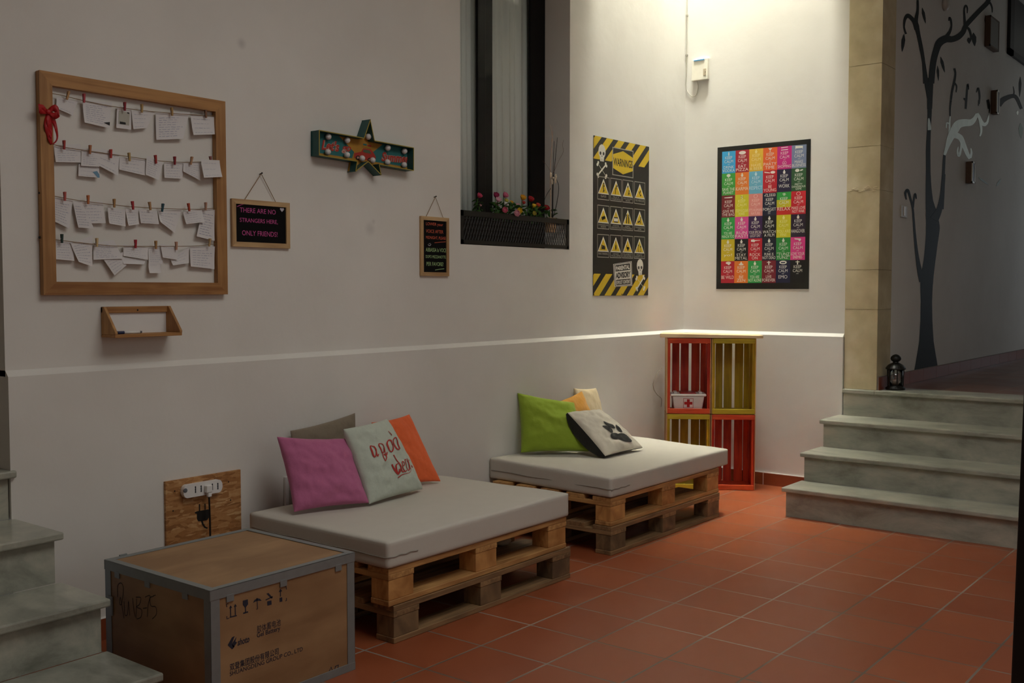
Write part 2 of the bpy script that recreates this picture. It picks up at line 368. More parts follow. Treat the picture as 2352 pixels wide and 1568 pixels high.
# corridor beyond the steps
CZ = .745
b = MB(); b.box(.27, 6.6, -1.503, -1.30, CZ-.1, 4.2); struct(b.build('wall_corridor', WALL))
b = MB(); b.box(.28, 6.6, -3.9, -1.503, CZ-.12, CZ-.001); struct(b.build('floor.001', CFLOOR))
b = MB(); b.box(.3, 6.6, -4.1, -3.9, CZ-.1, 4.2); struct(b.build('wall_corridor.001', WALL))
b = MB(); b.box(.3, 6.6, -4.1, -1.3, 4.2, 4.3); struct(b.build('ceiling.001', WALL))
b = MB(); b.box(6.6, 6.7, -4.1, -1.3, CZ-.1, 4.2); struct(b.build('wall_corridor.002', WALL))
# stairwell behind the left steps
b = MB(); b.box(-7.1, -5.15, 1.6, 1.7, 0, ZC); b.box(-5.262, -5.15, .3, 1.6, 0, ZC); b.box(-7.1, -6.9, .3, 1.6, 0, ZC); b.box(-7.1, -5.15, .3, 1.7, ZC, ZC+.1)
struct(b.build('wall_stairwell', WALL))
# stone jamb
b = MB()
ys0, ys1 = -1.274, -1.503
zs = [.745, 1.301, 1.575, 2.12, 2.421, 2.976, 3.7]
for z0, z1 in zip(zs[:-1], zs[1:]):
    b.box(-.004, .27, ys1, ys0, z0+.002, z1-.002)
b.box(.0, .265, ys1+.003, ys0, .745, 3.7)
rnd = random.Random(3)
pts = [(ys0-.002, 2.135)]
for k in range(90): # worn joint
    y = ys0-.008-(ys0-ys1-.02)*rnd.random(); zc = 2.128+.010*math.sin(y*70)+rnd.gauss(0, .007)
    r_ = rnd.uniform(.002, .009); b.ball((-.004, y, zc), r_, 0, 5, 3, .45, rnd.uniform(.8, 2.2), rnd.uniform(.5, 1.2))
struct(b.build('trim_1', STONE, bevel=.003))
# skirting
b = MB(); x = -5.2
while x < -.03: b.box(x+.0015, min(x+.33, -.022)-.0015, -.032, -.02, 0, .088); x += .33
b.box(-5.2, -.022, -.030, -.02, 0, .091, 1); struct(b.build('baseboard_left', [TERRA, WHITEP]))
b = MB(); y = -.03
while y > -1.25: b.box(-.034, -.02, max(y-.33, -1.25)+.003, y-.003, 0, .088); y -= .33
b.box(-.031, -.02, -1.25, -.03, 0, .092, 1); struct(b.build('baseboard_right', [TERRA, WHITEP]))
b = MB(); x = .005
while x < 6.5: b.box(x+.002, x+.328, -1.518, -1.503, CZ, CZ+.088); x += .33
b.box(.005, 6.5, -1.515, -1.503, CZ, CZ+.092, 1); struct(b.build('baseboard_corridor', [TERRA, plain('grey mortar', '#8a7f76', .9)]))

# ------------------------------------------------------------------ steps on the right
RISE = CZ/4
st = thing('marble_staircase', 'four grey marble steps rising through the opening in the end wall to the corridor', 'stairs', (-.5, -2.3, 0))
nx = [-.975, -.69, -.37, -.045]
for k in range(4):
    zt = RISE*(k+1)
    b = MB(); x1 = nx[k+1]+.035 if k < 3 else .285
    yl = -1.245 if k < 3 else -1.503
    b.box(nx[k], x1, -3.38, yl, zt-.028, zt)
    if k == 3: b.box(nx[k], .0, -1.503, -1.277, zt-.028, zt)
    b.build('tread', MARBLE, st, bevel=.006)
    b = MB(); b.box(nx[k]+.03, nx[k]+.05, -3.38, -1.265 if k < 3 else -1.278, RISE*k, zt-.028); b.build('riser', MARBLE, st)
    b = MB(); b.box(nx[k]+.05, x1, -3.38, -1.27, RISE*k if k else 0, zt-.028); b.build('step_core', WALL, st)
# steps on the left
st = thing('marble_staircase.001', 'grey marble steps at the left edge beside the plywood crate, rising through the left wall', 'stairs', (-6.0, -.5, 0))
ny = [-.992, -.682, -.378, -.04, .27, .58]
for k in range(6):
    zt = .1875*(k+1); xr = -5.245 if k < 4 else -5.264; y1 = ny[k+1]+.03 if k < 5 else 1.6
    b = MB(); b.box(-6.88, xr, ny[k], y1, zt-.028, zt); b.build('tread', MARBLE, st, bevel=.006)
    b = MB(); b.box(-6.88, xr-.022 if k < 4 else xr, ny[k]+.03, ny[k]+.05, .1875*k, zt-.028); b.build('riser', MARBLE, st)
    b = MB(); b.box(-6.88, xr-.024, ny[k]+.05, y1, .1875*k if k else 0, zt-.028); b.build('step_core', WALL, st)

# ------------------------------------------------------------------ window in the left wall
win = struct(thing('window_1', 'tall black framed window with pale curtains set deep in the left wall', 'window', (-2.09, .2, 1.7)))
del win['label'], win['category']
DY = .201
b = MB()
for x0, x1, d in ((-2.235, -2.16, .0), (-2.16, -2.079, .012), (-1.70, -1.543, .0)): b.box(x0, x1, DY+d, DY+.018, WZ0, WZ1)
b.box(WX0, WX1, DY, DY+.018, WZ0, WZ0+.06); b.build('window_frame', plain('black window paint', '#0c0b0a', .6, spec=.25), win, bevel=.004)
b = MB(); b.add([(-2.631,DY+.012,WZ0+.06),(-2.235,DY+.012,WZ0+.06),(-2.235,DY+.012,WZ1),(-2.631,DY+.012,WZ1)], [(0,1,2,3)]); b.build('window_pane', glass_mat('left pane', (.97,.99,.98), .9, .03, 1.25), win)
b = MB(); b.add([(-2.079,DY+.012,WZ0+.06),(-1.70,DY+.012,WZ0+.06),(-1.70,DY+.012,WZ1),(-2.079,DY+.012,WZ1)], [(0,1,2,3)]); b.build('window_pane', glass_mat('right pane', (.97,.99,.98), .9, .02, 1.25), win)
b = MB()
for x0, x1 in ((-2.63, -2.2), (-2.12, -1.56)):
    n = 60; A = []; 
    for i in range(n+1):
        x = x0+(x1-x0)*i/n; yy = DY+.05+.008*math.sin(i*.9)+.006*math.sin(i*.37+1)
        A.append((x, yy))
    vs = [(x, y, WZ0) for x, y in A]+[(x, y+.01, WZ1) for x, y in A]
    b.add(vs, [(i, i+1, n+2+i, n+1+i) for i in range(n)])
cur = b.build('curtain', plain('sheer curtain', '#eef0e8', .9, var=.04, scale=3), win, smooth=True)
so = cur.modifiers.new('thick', 'SOLIDIFY'); so.thickness = .002
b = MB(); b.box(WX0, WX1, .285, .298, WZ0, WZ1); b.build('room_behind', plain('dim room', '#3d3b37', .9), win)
# ------------------------------------------------------------------ planter box
pl = thing('planter_box', 'long black metal mesh planter box full of flowers in the window recess', 'planter', (-2.09, .08, 1.705))
px0, px1, pz0, pz1 = -2.626, -1.549, 1.705, 1.897
b = MB()
for z0, z1 in ((pz0, pz0+.022), (pz1-.032, pz1)): b.box(px0, px1, .0, .006, z0, z1)
for xx in (px0, px1-.022): b.box(xx, xx+.022, .0, .006, pz0, pz1)
b.box(px0, px1, .150, .156, pz1-.03, pz1); b.box(px0, px0+.006, 0, .156, pz1-.03, pz1); b.box(px1-.006, px1, 0, .156, pz1-.03, pz1)
b.build('rim', BLACKM, pl)
b = MB(); k = 0; step = .0255; hz = pz1-pz0-.05
x = px0-.1
while x < px1+.1:
    for s in (1, -1):
        xa, xb = x, x+s*hz*.42; za, zb = pz0+.02, pz1-.03
        if min(xa, xb) > px0 and max(xa, xb) < px1: b.tube([(xa, .004, za), (xb, .004, zb)], .0019, 5)
    x += step
b.build('mesh_panel', BLACKM, pl)
b = MB(); b.box(px0+.02, px1-.24, .02, .14, pz0+.004, pz1-.045); b.build('soil_liner', plain('dark liner', '#1a1712', .9), pl)
# flowers
F = crop(1070, 420, 9.408)
FL = [(295,275,58,'#c2365c','deep pink',"far left of the planter, highest bloom there"),(655,265,62,'#a02052','magenta','above the pale pink rose left of centre'),(855,265,64,'#d9708f','pink','tallest pink one in the middle'),
 (700,365,58,'#eab0bd','pale pink','just under the tall magenta bloom'),(635,480,62,'#a8225a','magenta','low on the left side under the pale pink rose'),(872,380,46,'#d9cf5a','pale yellow','behind the white rose'),
 (865,465,54,'#e4ded6','white','the only white bloom in the planter'),(985,420,40,'#e0a92c','amber','small one right of the white rose'),(835,585,62,'#d9687f','pink','with a red heart, hanging on the rim left of centre'),
 (1235,320,64,'#e6a71c','golden yellow','tallest yellow bloom'),(1250,425,38,'#b5301f','small brick red','below the tallest yellow bloom'),(1405,350,64,'#b3141c','bright red','tallest red one, right of the tall yellow bloom'),
 (1125,500,56,'#e8b3bd','pale pink','in the middle above the low yellow rose'),(1155,600,60,'#e3bf1e','lemon yellow','low in the middle at the rim'),(1095,655,68,'#e3a0ad','pale pink','lowest bloom, drooping over the rim'),
 (1485,520,72,'#e6b81c','golden yellow','large one on the right side'),(1562,480,48,'#c63b1c','orange red','tucked behind the large yellow bloom on the right'),(1745,540,62,'#b8141f','bright red','far right of the planter'),
 (1475,655,44,'#b4a63c','closed yellow green','bud on the rim at right'),(315,485,26,'#c98a90','tiny dusty pink','low at the far left among leaves')]
LEAF = plain('leaf green', '#3d6a28', .6, var=.35, scale=60)
for i, (X, Y, R, colr, cn, where) in enumerate(FL):
    yy = .015+.1*((i*37) % 10)/10 if Y < 560 else -.006
    c = ony(*F(X, Y), yy); rr = R/9.408/FP*(c-CP).length*1.12
    t = thing('artificial_flower', '%s artificial flower, %s' % (cn, where), 'flower', (c.x, max(yy, .03), pz1-.05), 'flowers in the window planter')
    mt = plain('petal '+colr, colr, .6, var=.15, scale=80)
    b = MB(); rnd = random.Random(i); ax = Vector((rnd.uniform(-.3,.3), -.5-rnd.random()*.4, .9)).normalized() if Y < 560 else Vector((-.3, -1, .1)).normalized()
    a0 = ax.orthogonal().normalized(); b0 = ax.cross(a0)
    b.ball(c, rr*.62, 0, 10, 7)
    for ring, (nn, rad, h, out) in enumerate(((3, .55, .75, .1), (5, .8, .6, .25), (6, .98, .35, .4))):
        for j in range(nn):
            an = 2*PI*j/nn+ring*.5; di = a0*math.cos(an)+b0*math.sin(an); sd = ax.cross(di)
            P = []
            for u in range(5):
                tt = u/4; wv = .62*math.sin(PI*(.12+.8*tt))*rad+.05; pr = di*(rad*(.25+.75*math.sin(tt*1.7))) + ax*(-.75+1.45*tt*(.75+h*.45)); pr = pr - di*(tt**3)*(.35-out)
                for v in (-1, -.5, 0, .5, 1): P.append(c+(pr+sd*wv*v-di*.22*v*v*rad)*rr)
            b.add(P, [(u*5+v, u*5+v+1, u*5+v+6, u*5+v+5) for u in range(4) for v in range(4)])
    o = b.build('bloom', mt, t, smooth=True); so = o.modifiers.new('t', 'SOLIDIFY'); so.thickness = .0008
    b = MB(); base = Vector((c.x+rnd.uniform(-.02,.02), max(yy, .04), pz1-.06)); b.tube(bez([base, (base+c)/2+Vector((0,.01,.01)), c-ax*rr*.7], 4), .0025, 6)
    b.build('stem', LEAF, t)
    for j in range(7):
        b = MB(); an = rnd.random()*6.28; d = Vector((math.cos(an), -.45+.5*math.sin(an), .35+rnd.random()*.5)).normalized(); sd = d.cross(Vector((0,.6,.8))).normalized()
        s0 = base+Vector((rnd.uniform(-.03,.03),rnd.uniform(-.02,.02),.045+.012*j)); Ln = rr*rnd.uniform(2.2, 3.4); P = []
        for u in range(6):
            tt = u/5; wv = Ln*.2*math.sin(PI*min(1, .05+tt*.93))
            q = s0+d*Ln*tt+Vector((0,0,-.25*Ln*tt*tt)); P += [q-sd*wv, q+Vector((0,0,.1*wv)), q+sd*wv]
        for q in P: q.y = min(max(q.y, -.02), .15)
        b.add(P, [(u*3+v, u*3+v+1, u*3+v+4, u*3+v+3) for u in range(5) for v in range(2)]); o = b.build('leaf', LEAF, t, smooth=True)
        so = o.modifiers.new('t', 'SOLIDIFY'); so.thickness = .0006
# dried twigs
G = crop(1020, 0, 2.6125)
tw = thing('twig_arrangement', 'thin pale and black decorative twigs with a cream bow at the planter\'s right end', 'decoration', tuple(ony(*G(645,1320), .06)))
PALE = plain('pale twig', '#cdb49c', .8); DKTW = plain('dark twig', '#1d1a17', .7)
def twig(pts, r, m, y=.06):
    b = MB(); P = bez([ony(*G(*p), y) for p in pts], 5); b.tube(P, [r*(1-.55*i/len(P)) for i in range(len(P))], 6); b.build('twig', m, tw, smooth=True)
twig([(640,1330),(640,1200),(636,1060),(642,930),(650,840),(645,790),(634,750)], .0035, PALE)
twig([(645,850),(652,800),(648,755)], .002, PALE)
twig([(648,1330),(650,1150),(655,1000),(660,845)], .003, DKTW, .066)
twig([(652,1320),(655,1100),(668,950),(680,825)], .003, DKTW, .072)
twig([(650,1310),(672,1240),(688,1130),(676,1080),(655,1050)], .003, DKTW, .055)
twig([(640,1130),(620,1160),(603,1200),(600,1240)], .002, DKTW, .05)
twig([(655,1040),(690,960),(715,910),(712,860),(735,780)], .0012, plain('reddish twig', '#7b4c3c', .8), .05)
twig([(640,1030),(615,990),(590,965)], .001, plain('reddish twig', '#7b4c3c', .8), .05)
b = MB()
for (X, Y, a) in ((640,1050,.5), (670,1060,-.5), (648,1090,.2), (668,1085,-.2)):
    c = ony(*G(X, Y), .045); b.ball(c, .014, 0, 10, 7, .8, .35, 1.3)
c = ony(*G(655,1068), .04); b.ball(c, .007)
b.build('bow', plain('cream ribbon', '#d8c9b0', .8), tw, smooth=True)
b = MB(); c = ony(*G(645,1312), .03); b.box(c.x-.05, c.x+.03, .015, .05, pz1-.035, pz1+.004); b.box(c.x-.05, c.x+.02, .01, .045, pz1-.09, pz1-.035)
b.build('wooden_foot', plain('pale wood foot', '#c7a37c', .7), tw)

# ================================================================== PINBOARD
nb = thing('pinboard', 'large oak frame on the left wall strung with four cords of pegged notes', 'noticeboard', (-4.69, -.015, 1.85))
X0, X1, Z0, Z1, FWD = -5.1195, -4.264, 1.4167, 2.28, .052
for nm, pts, mt in (('frame_rail', [(X0,Z1),(X1,Z1),(X1-FWD,Z1-FWD),(X0+FWD,Z1-FWD)], OAK_X), ('frame_rail', [(X0,Z0),(X1,Z0),(X1-FWD,Z0+FWD),(X0+FWD,Z0+FWD)], OAK_X),
                    ('frame_stile', [(X0,Z0),(X0,Z1),(X0+FWD,Z1-FWD),(X0+FWD,Z0+FWD)], OAK_Z), ('frame_stile', [(X1,Z0),(X1,Z1),(X1-FWD,Z1-FWD),(X1-FWD,Z0+FWD)], OAK_Z)):
    b = MB(); b.prism([(x, -.001, z) for x, z in pts], (0, -.029, 0)); b.build(nm, mt, nb, bevel=.003)
C1 = crop(60, 130, 4.704); C2 = crop(60, 400, 3.92)
strs = [[C1(165,395),C1(340,408),C1(600,470),C1(980,545),C1(1400,597),C1(1760,625),C1(2100,645)],
        [C1(140,905),C1(400,975),C1(690,1020),C1(1110,1080),C1(1430,1125),C1(1700,1140),C1(2100,1130)],
        [C2(130,170),C2(270,200),C2(480,237),C2(790,275),C2(960,293),C2(1310,312),C2(1600,313),C2(1730,300)],
        [C2(130,570),C2(270,590),C2(620,630),C2(860,647),C2(1480,647),C2(1730,622)]]
ysn = -.022
for s in strs:
    b = MB(); P = [ony(*p, ysn) for p in s]; P = bez(P, 5); b.tube(P, .0014, 5); b.build('string', STRING, nb)
b = MB()
for (X, Y) in ((92,323),(92,443),(92,545),(95,172)):
    c = ony(X, Y, -.015); b.ball((c.x, -.012, c.z), .005)
b.build('screw_hook', BLACKM, nb)
INK = plain('blue grey ink', '#adadbd', .8); INK2 = plain('dark ink', '#33323a', .8); BLUEC = plain('blue card', '#6f97b0', .8)
def note(q, Cf, depth, label, lines=7, seed=0, extra=None):
    P = [ony(*Cf(*p), depth) for p in q]         # TL TR BR BL
    rnd = random.Random(seed); c = (P[0]+P[1]+P[2]+P[3])/4; cv = rnd.uniform(.003, .012); sg = rnd.choice((-1, 1))*.5
    def pt(u, v, o=0.0):     # u 0..1 right, v 0..1 down
        p = (P[0]*(1-u)+P[1]*u)*(1-v)+(P[3]*(1-u)+P[2]*u)*v
        return Vector((p.x, p.y-cv*(v*v)-cv*sg*(u-.5)*v*1.5-o, p.z))
    b = MB(); n = 8
    vs = [pt(i/n, j/n) for j in range(n+1) for i in range(n+1)]
    b.add(vs, [(j*(n+1)+i, (j+1)*(n+1)+i, (j+1)*(n+1)+i+1, j*(n+1)+i+1) for j in range(n) for i in range(n)])
    vs = [v+Vector((0,.0006,0)) for v in vs]
    b.add(vs, [(j*(n+1)+i, j*(n+1)+i+1, (j+1)*(n+1)+i+1, (j+1)*(n+1)+i) for j in range(n) for i in range(n)])
    for k in range(lines):
        v = .2+.68*k/max(1, lines-1); u = .1; e = .9-rnd.random()*.25
        while u < e:
            w = min(rnd.uniform(.06, .17), e-u)
            b.ribbon([(u+w*t/3, v+rnd.uniform(-.008,.008)) for t in range(4)], .012+.01*rnd.random(), lambda x, y: pt(x, y, .0007), 1); u += w+.035
    if extra == 'blue': b.ribbon([(.78,.5),(.9,.75),(.95,1)], [.25,.2,.1], lambda x, y: pt(x, y, .0009), 2)
    if extra == 'tri': b.poly([pt(.75,.83,.001), pt(1,.76,.001), pt(1,.9,.001)], 3, (0,-1,0))
    if extra == 'photo':
        b.poly([pt(*z, .0009) for z in ((.12,.18),(.88,.2),(.86,.82),(.12,.8))], 4, (0,-1,0))
        b.poly([pt(*z, .0013) for z in ((.2,.8),(.25,.5),(.4,.42),(.5,.6),(.62,.72),(.62,.8))], 3, (0,-1,0))
        b.poly([pt(*z, .0012) for z in ((.4,.4),(.5,.28),(.6,.4),(.66,.58),(.5,.6))], 5, (0,-1,0))
        b.poly([pt(*z, .0012) for z in ((.7,.2),(.84,.22),(.82,.42),(.7,.4))], 3, (0,-1,0))
    o = b.build('paper_note' if extra != 'photo' else 'photograph', [PAPER, INK, BLUEC, BLACK, plain('photo grey', '#b9b6a8', .5), plain('photo skin', '#8a5a46', .5)], None, loc=tuple(c))
    tag(o, label, 'note' if extra != 'photo' else 'photo', 'notes pegged on the pinboard'); return o
ORD = ['first','second','third','fourth','fifth','sixth','seventh','eighth','ninth','tenth','eleventh']
ROWN = ['top','second','third','bottom']
ROWS = [(C1, [([(330,430),(560,480),(500,635),(320,560)],'tilted blank',2,None),([(610,470),(930,495),(890,775),(610,715)],'large closely written',9,'tri'),([(985,535),(1140,560),(1130,790),(965,770)],'x',0,'photo'),
  ([(1140,585),(1390,600),(1300,772),(1150,785)],'plain',4,None),([(1400,605),(1770,600),(1680,890),(1400,900)],'largest',9,None),([(1775,625),(2040,650),(2030,840),(1790,850)],'square',4,None)]),
 (C1, [([(300,960),(590,945),(590,1145),(310,1140)],'wide lined',6,None),([(600,990),(800,1000),(780,1190),(590,1180)],'small upright',7,None),([(570,1160),(790,1180),(780,1310),(560,1290)],'blue cornered',3,'blue'),
  ([(810,990),(1010,1050),(980,1290),(745,1160)],'tilted',3,None),([(1010,1090),(1300,1100),(1290,1290),(1000,1220)],'wide faint',4,None),([(1305,1070),(1480,1150),(1420,1335),(1285,1275)],'slanting written',7,None),
  ([(1490,1140),(1720,1140),(1680,1320),(1485,1310)],'half written',5,None),([(1700,1150),(1890,1140),(1880,1340),(1690,1240)],'slanting pale',6,None),([(1890,1110),(2090,1120),(2110,1300),(1900,1310)],'overhanging',3,None)]),
 (C2, [([(250,210),(420,230),(380,490),(240,420)],'long tilted',8,None),([(420,240),(500,245),(600,490),(465,480)],'half hidden',8,None),([(485,240),(690,245),(710,440),(500,445)],'boldly written',6,None),
  ([(735,300),(895,320),(890,470),(735,445)],'small square',6,None),([(895,310),(1010,320),(1010,450),(905,465)],'narrow',5,None),([(1015,310),(1180,330),(1190,450),(1030,440)],'small short',4,None),
  ([(1190,330),(1400,320),(1330,530),(1190,430)],'pointed hanging',5,None),([(1415,340),(1580,310),(1590,430),(1435,450)],'small tilted',5,None),([(1595,300),(1700,320),(1690,600),(1520,560)],'longest',9,None)]),
 (C2, [([(255,600),(420,600),(430,780),(260,765)],'faint',6,None),([(400,620),(600,550),(590,830),(460,790)],'tilted faint',7,None),([(610,620),(790,590),(860,760),(600,770)],'closely written',8,None),
  ([(700,770),(870,700),(900,820),(790,910)],'lowest hanging tilted',5,None),([(880,630),(1100,660),(1085,770),(870,735)],'wide written',5,None),([(870,745),(1080,770),(1050,812),(870,806)],'folded lower',1,None),
  ([(1100,660),(1215,640),(1230,810),(1100,800)],'narrow written',7,None),([(1210,625),(1370,660),(1360,770),(1225,750)],'bright turned',2,None),([(1300,760),(1470,650),(1460,800),(1310,820)],'turned up',4,None),
  ([(1100,800),(1210,800),(1210,890),(1100,890)],'small bottom',1,None),([(1475,650),(1700,650),(1690,855),(1470,830)],'last',7,None)])]
sd = 0
for r, (Cf, L) in enumerate(ROWS):
    for k, (q, adj, ln, ex) in enumerate(L):
        sd += 1; dp = -.0135-.0042*(k % 2)-.006*(k in (2, 5) and r == 1)-.004*(r == 3 and k in (4, 7))
        if r == 1 and k == 2: dp = -.0125
        if r == 1 and k == 8: dp = -.036
        lab = ('small portrait photo pegged third on the top string of the pinboard' if ex == 'photo' else '%s paper note, %s from the left along the %s string of the pinboard' % (adj, ORD[k], ROWN[r]))
        note(q, Cf, dp, lab, ln, sd, ex)
# clothes pegs
def peg(color):
    t = thing('clothes_peg', '', 'clothes peg', (0,0,0)); mt = plain('peg '+color, color, .6, var=.1)
    for s in (-1, 1):
        b = MB(); b.hexa([(-.0035,s*.0012-.0018,-.017),(.0035,s*.0012-.0018,-.017),(.0035,s*.0012+.0018,-.017),(-.0035,s*.0012+.0018,-.017)], [(-.004,s*.0042-.002,.018),(.004,s*.0042-.002,.018),(.004,s*.0042+.002,.018),(-.004,s*.0042+.002,.018)])
        b.build('jaw', mt, t)
    b = MB(); b.tube([(-.005,0,0),(.005,0,0)], .0022, 8); b.build('spring', GALV, t)
    return t
PEGS = [(C1, [(450,420,'#b98f5e',.25),(625,450,'#b4424c',0),(1065,540,'#8f1f2a',0),(1250,560,'#b99a62',0),(1575,595,'#b3905a',-.08),(1940,620,'#84604a',-.1)]),
 (C1, [(410,955,'#a63a35',0),(690,1005,'#b0724a',.05),(915,1050,'#b23a32',0),(1115,1085,'#b99d62',-.1),(1400,1110,'#a8322f',-.1),(1605,1125,'#8e1e2a',0),(1785,1125,'#b38a66',.2),(1995,1120,'#9a5f58',-.15)]),
 (C2, [(348,200,'#bb5a50',0),(558,230,'#c0703f',0),(793,262,'#ad8350',0),(960,282,'#ad2a33',-.1),(1115,287,'#b0875a',-.15),(1228,302,'#27505a',.15),(1465,298,'#b5472a',-.15),(1617,290,'#b58a72',0)]),
 (C2, [(322,580,'#1f3a33',0),(637,615,'#cdb283',0),(985,628,'#ad2233',0),(1168,637,'#ae8452',0),(1352,645,'#bd9076',0),(1652,615,'#c2a374',.15)])]
CN = {'#b98f5e':'natural','#b4424c':'pink','#8f1f2a':'dark red','#b99a62':'natural','#b3905a':'natural','#84604a':'brown','#a63a35':'red','#b0724a':'tan','#b23a32':'red','#b99d62':'natural','#a8322f':'red','#8e1e2a':'dark red','#b38a66':'natural','#9a5f58':'dusty pink',
 '#bb5a50':'pink','#c0703f':'orange','#ad8350':'natural','#ad2a33':'red','#b0875a':'natural','#27505a':'teal','#b5472a':'orange red','#b58a72':'pale','#1f3a33':'dark green','#cdb283':'pale','#ad2233':'red','#ae8452':'natural','#bd9076':'pale pink','#c2a374':'pale'}
for r, (Cf, L) in enumerate(PEGS):
    for k, (X, Y, colr, tl) in enumerate(L):
        t = peg(colr); c = ony(*Cf(X, Y), -.03); t.location = (c.x, -.030, c.z); t.rotation_euler = (0, tl, 0)
        tag(t, '%s clothes peg, %s from the left on the %s string of the pinboard' % (CN[colr], ORD[k], ROWN[r]), 'clothes peg', 'clothes pegs on the pinboard')
# ribbon bow on the frame
c = ony(*C1(240,600), -.04)
rb = thing('ribbon_bow', 'sheer red ribbon bow tied on the left side of the pinboard frame', 'bow', tuple(c)); RED = plain('red organza', '#b3161b', .5, var=.15, scale=60)
def loop(name, pts, ws):
    b = MB(); P = bez([Vector((x, y, 0)) for x, y in pts], 5); W = smooth_w(ws, 5); A = []; B = []
    for i, p in enumerate(P):
        q = ony(*C1(p.x, p.y), -.036-.012*math.sin(PI*i/(len(P)-1))); w = W[i]
        A.append(q+Vector((0, .004*math.sin(i*.8), w))); B.append(q-Vector((0, .004*math.sin(i*.8), w)))
    n = len(A); b.add(A+B, [(i, i+1, n+i+1, n+i) for i in range(n-1)]); o = b.build(name, RED, rb, smooth=True); o.modifiers.new('t', 'SOLIDIFY').thickness = .0012
loop('bow_loop', [(235,590),(190,560),(135,550),(160,585),(235,600)], [.006,.011,.014,.012,.006])
loop('bow_loop', [(240,590),(300,555),(355,600),(310,640),(245,605)], [.006,.013,.017,.013,.006])
for pts, ws in (([(235,600),(225,700),(245,830),(275,950)], (22,60,62,20)), ([(255,600),(300,700),(335,830),(330,900),(290,945)], (30,45,22,16,14)), ([(235,600),(250,700),(262,800),(270,880)], (40,55,45,20))):
    b = MB(); P = bez([Vector((x, y, 0)) for x, y in pts], 6); W = smooth_w(ws, 6); k = [0]
    b.ribbon([(p.x, p.y) for p in P], W, lambda x, y: ony(*C1(x, y), -.035-.004*math.sin(y*.03+x*.05))); o = b.build('ribbon_tail', RED, rb, smooth=True); o.modifiers.new('t', 'SOLIDIFY').thickness = .0012
b = MB(); b.ball(ony(*C1(240,596), -.042), .011, 0, 10, 7, 1, .7, .9); b.build('knot', RED, rb, smooth=True)

# pen tray under the pinboard
tr = thing('wall_tray', 'small slant-sided wooden tray fixed to the wall under the pinboard', 'tray', (-4.72, -.05, 1.24))
D = crop(60, 400, 3.92); tx0, tx1, tz0, tz1, dep = -4.867, -4.556, 1.243, 1.368, .105
b = MB(); b.box(tx0, tx1, -.014, -.001, tz1-.026, tz1); b.build('back_rail', OAK_X, tr, bevel=.002)
b = MB(); b.box(tx0, tx1, -dep, -.001, tz0, tz0+.013); b.build('tray_floor', OAK_X, tr, bevel=.002)
for xa in (tx0, tx1-.011):
    b = MB(); b.prism([(xa,-.001,tz0+.013),(xa,-dep,tz0+.013),(xa,-dep,tz0+.022),(xa,-.022,tz1),(xa,-.001,tz1)], (.011,0,0)); b.build('side_cheek', OAK_Z, tr, bevel=.002)
b = MB(); b.box(tx0+.011, tx1-.011, -.004, -.001, tz0+.013, tz1-.026); b.build('white_back', WHITEP, tr)
b = MB(); c = ony(*D(1005,1222), -.015); b.ball((c.x, -.0145, c.z), .004, 0, 8, 5, 1, .4, 1); b.build('screw', BLACKM, tr)
c0, c1 = ony(*D(820,1420), -.07), ony(*D(1040,1418), -.07)
pn = thing('marker_pen', 'white marker pen with a dark blue cap lying in the wall tray', 'pen', ((c0.x+c1.x)/2, -.07, tz0+.013))
zp = tz0+.013+.0065; 
b = MB(); b.tube([(c0.x+.028,-.07,zp),(c1.x-.01,-.07,zp)], .0062, 12); b.build('barrel', WHITEP, pn, smooth=True)
b = MB(); b.tube([(c0.x,-.07,zp),(c0.x+.03,-.07,zp)], .0065, 12); b.build('cap', plain('pen blue', '#1e2a52', .4), pn)
b = MB(); b.tube([(c1.x-.012,-.07,zp),(c1.x,-.07,zp)], [.0055,.0045], 12); b.build('end_plug', plain('pen grey', '#55565c', .4), pn)

# ------------------------------------------------------------------ chalkboards
CB = plain('chalkboard black', '#080707', .8, spec=.2)
def chalkboard(label, x0, x1, z0, z1, nail, cords, fw, lines, cols):
    t = thing('chalkboard', label, 'sign', ((x0+x1)/2, -.008, (z0+z1)/2), 'small chalkboards on the left wall')
    for nm, pts, mt in (('frame_rail', [(x0,z1),(x1,z1),(x1-fw,z1-fw),(x0+fw,z1-fw)], RAW_X), ('frame_rail', [(x0,z0),(x1,z0),(x1-fw,z0+fw),(x0+fw,z0+fw)], RAW_X),
                        ('frame_stile', [(x0,z0),(x0,z1),(x0+fw,z1-fw),(x0+fw,z0+fw)], RAW_Z2), ('frame_stile', [(x1,z0),(x1,z1),(x1-fw,z1-fw),(x1-fw,z0+fw)], RAW_Z2)):
        b = MB(); b.prism([(x, -.001, z) for x, z in pts], (0, -.014, 0)); b.build(nm, mt, t, bevel=.0015)
    b = MB(); b.box(x0+fw*.5, x1-fw*.5, -.009, -.002, z0+fw*.5, z1-fw*.5)
    pl = lambda x, z: Vector((x, -.0095, z))
    for kind, *a in lines:
        if kind == 't': body, bx, m = a; letter(b, body, pl, bx, m, .0)
        elif kind == 's': pts, w, m = a; b.ribbon(pts, w, pl, m)
        elif kind == 'p': pts, m = a; b.poly([pl(*p) for p in pts], m, (0,-1,0))
    b.build('slate', [CB]+cols, t)
    n = ony(*nail, -.01); b = MB(); b.tube([(n.x, -.001, n.z), (n.x, -.018, n.z+.004)], .0025, 8); b.ball((n.x, -.018, n.z+.004), .004); b.build('nail', BLACKM, t)
    b = MB()
    for cxy in cords:
        q = ony(*cxy, -.01); b.tube([(q.x, -.008, z1-.004), (n.x, -.012, n.z+.001)], .0016, 6)
    b.build('cord', STRING, t)
RAW_X = wood('light frame rail', '#a9855a', '#cfae7e', (3, 40, 40)); RAW_Z2 = wood('light frame stile', '#a9855a', '#cfae7e', (40, 40, 3))
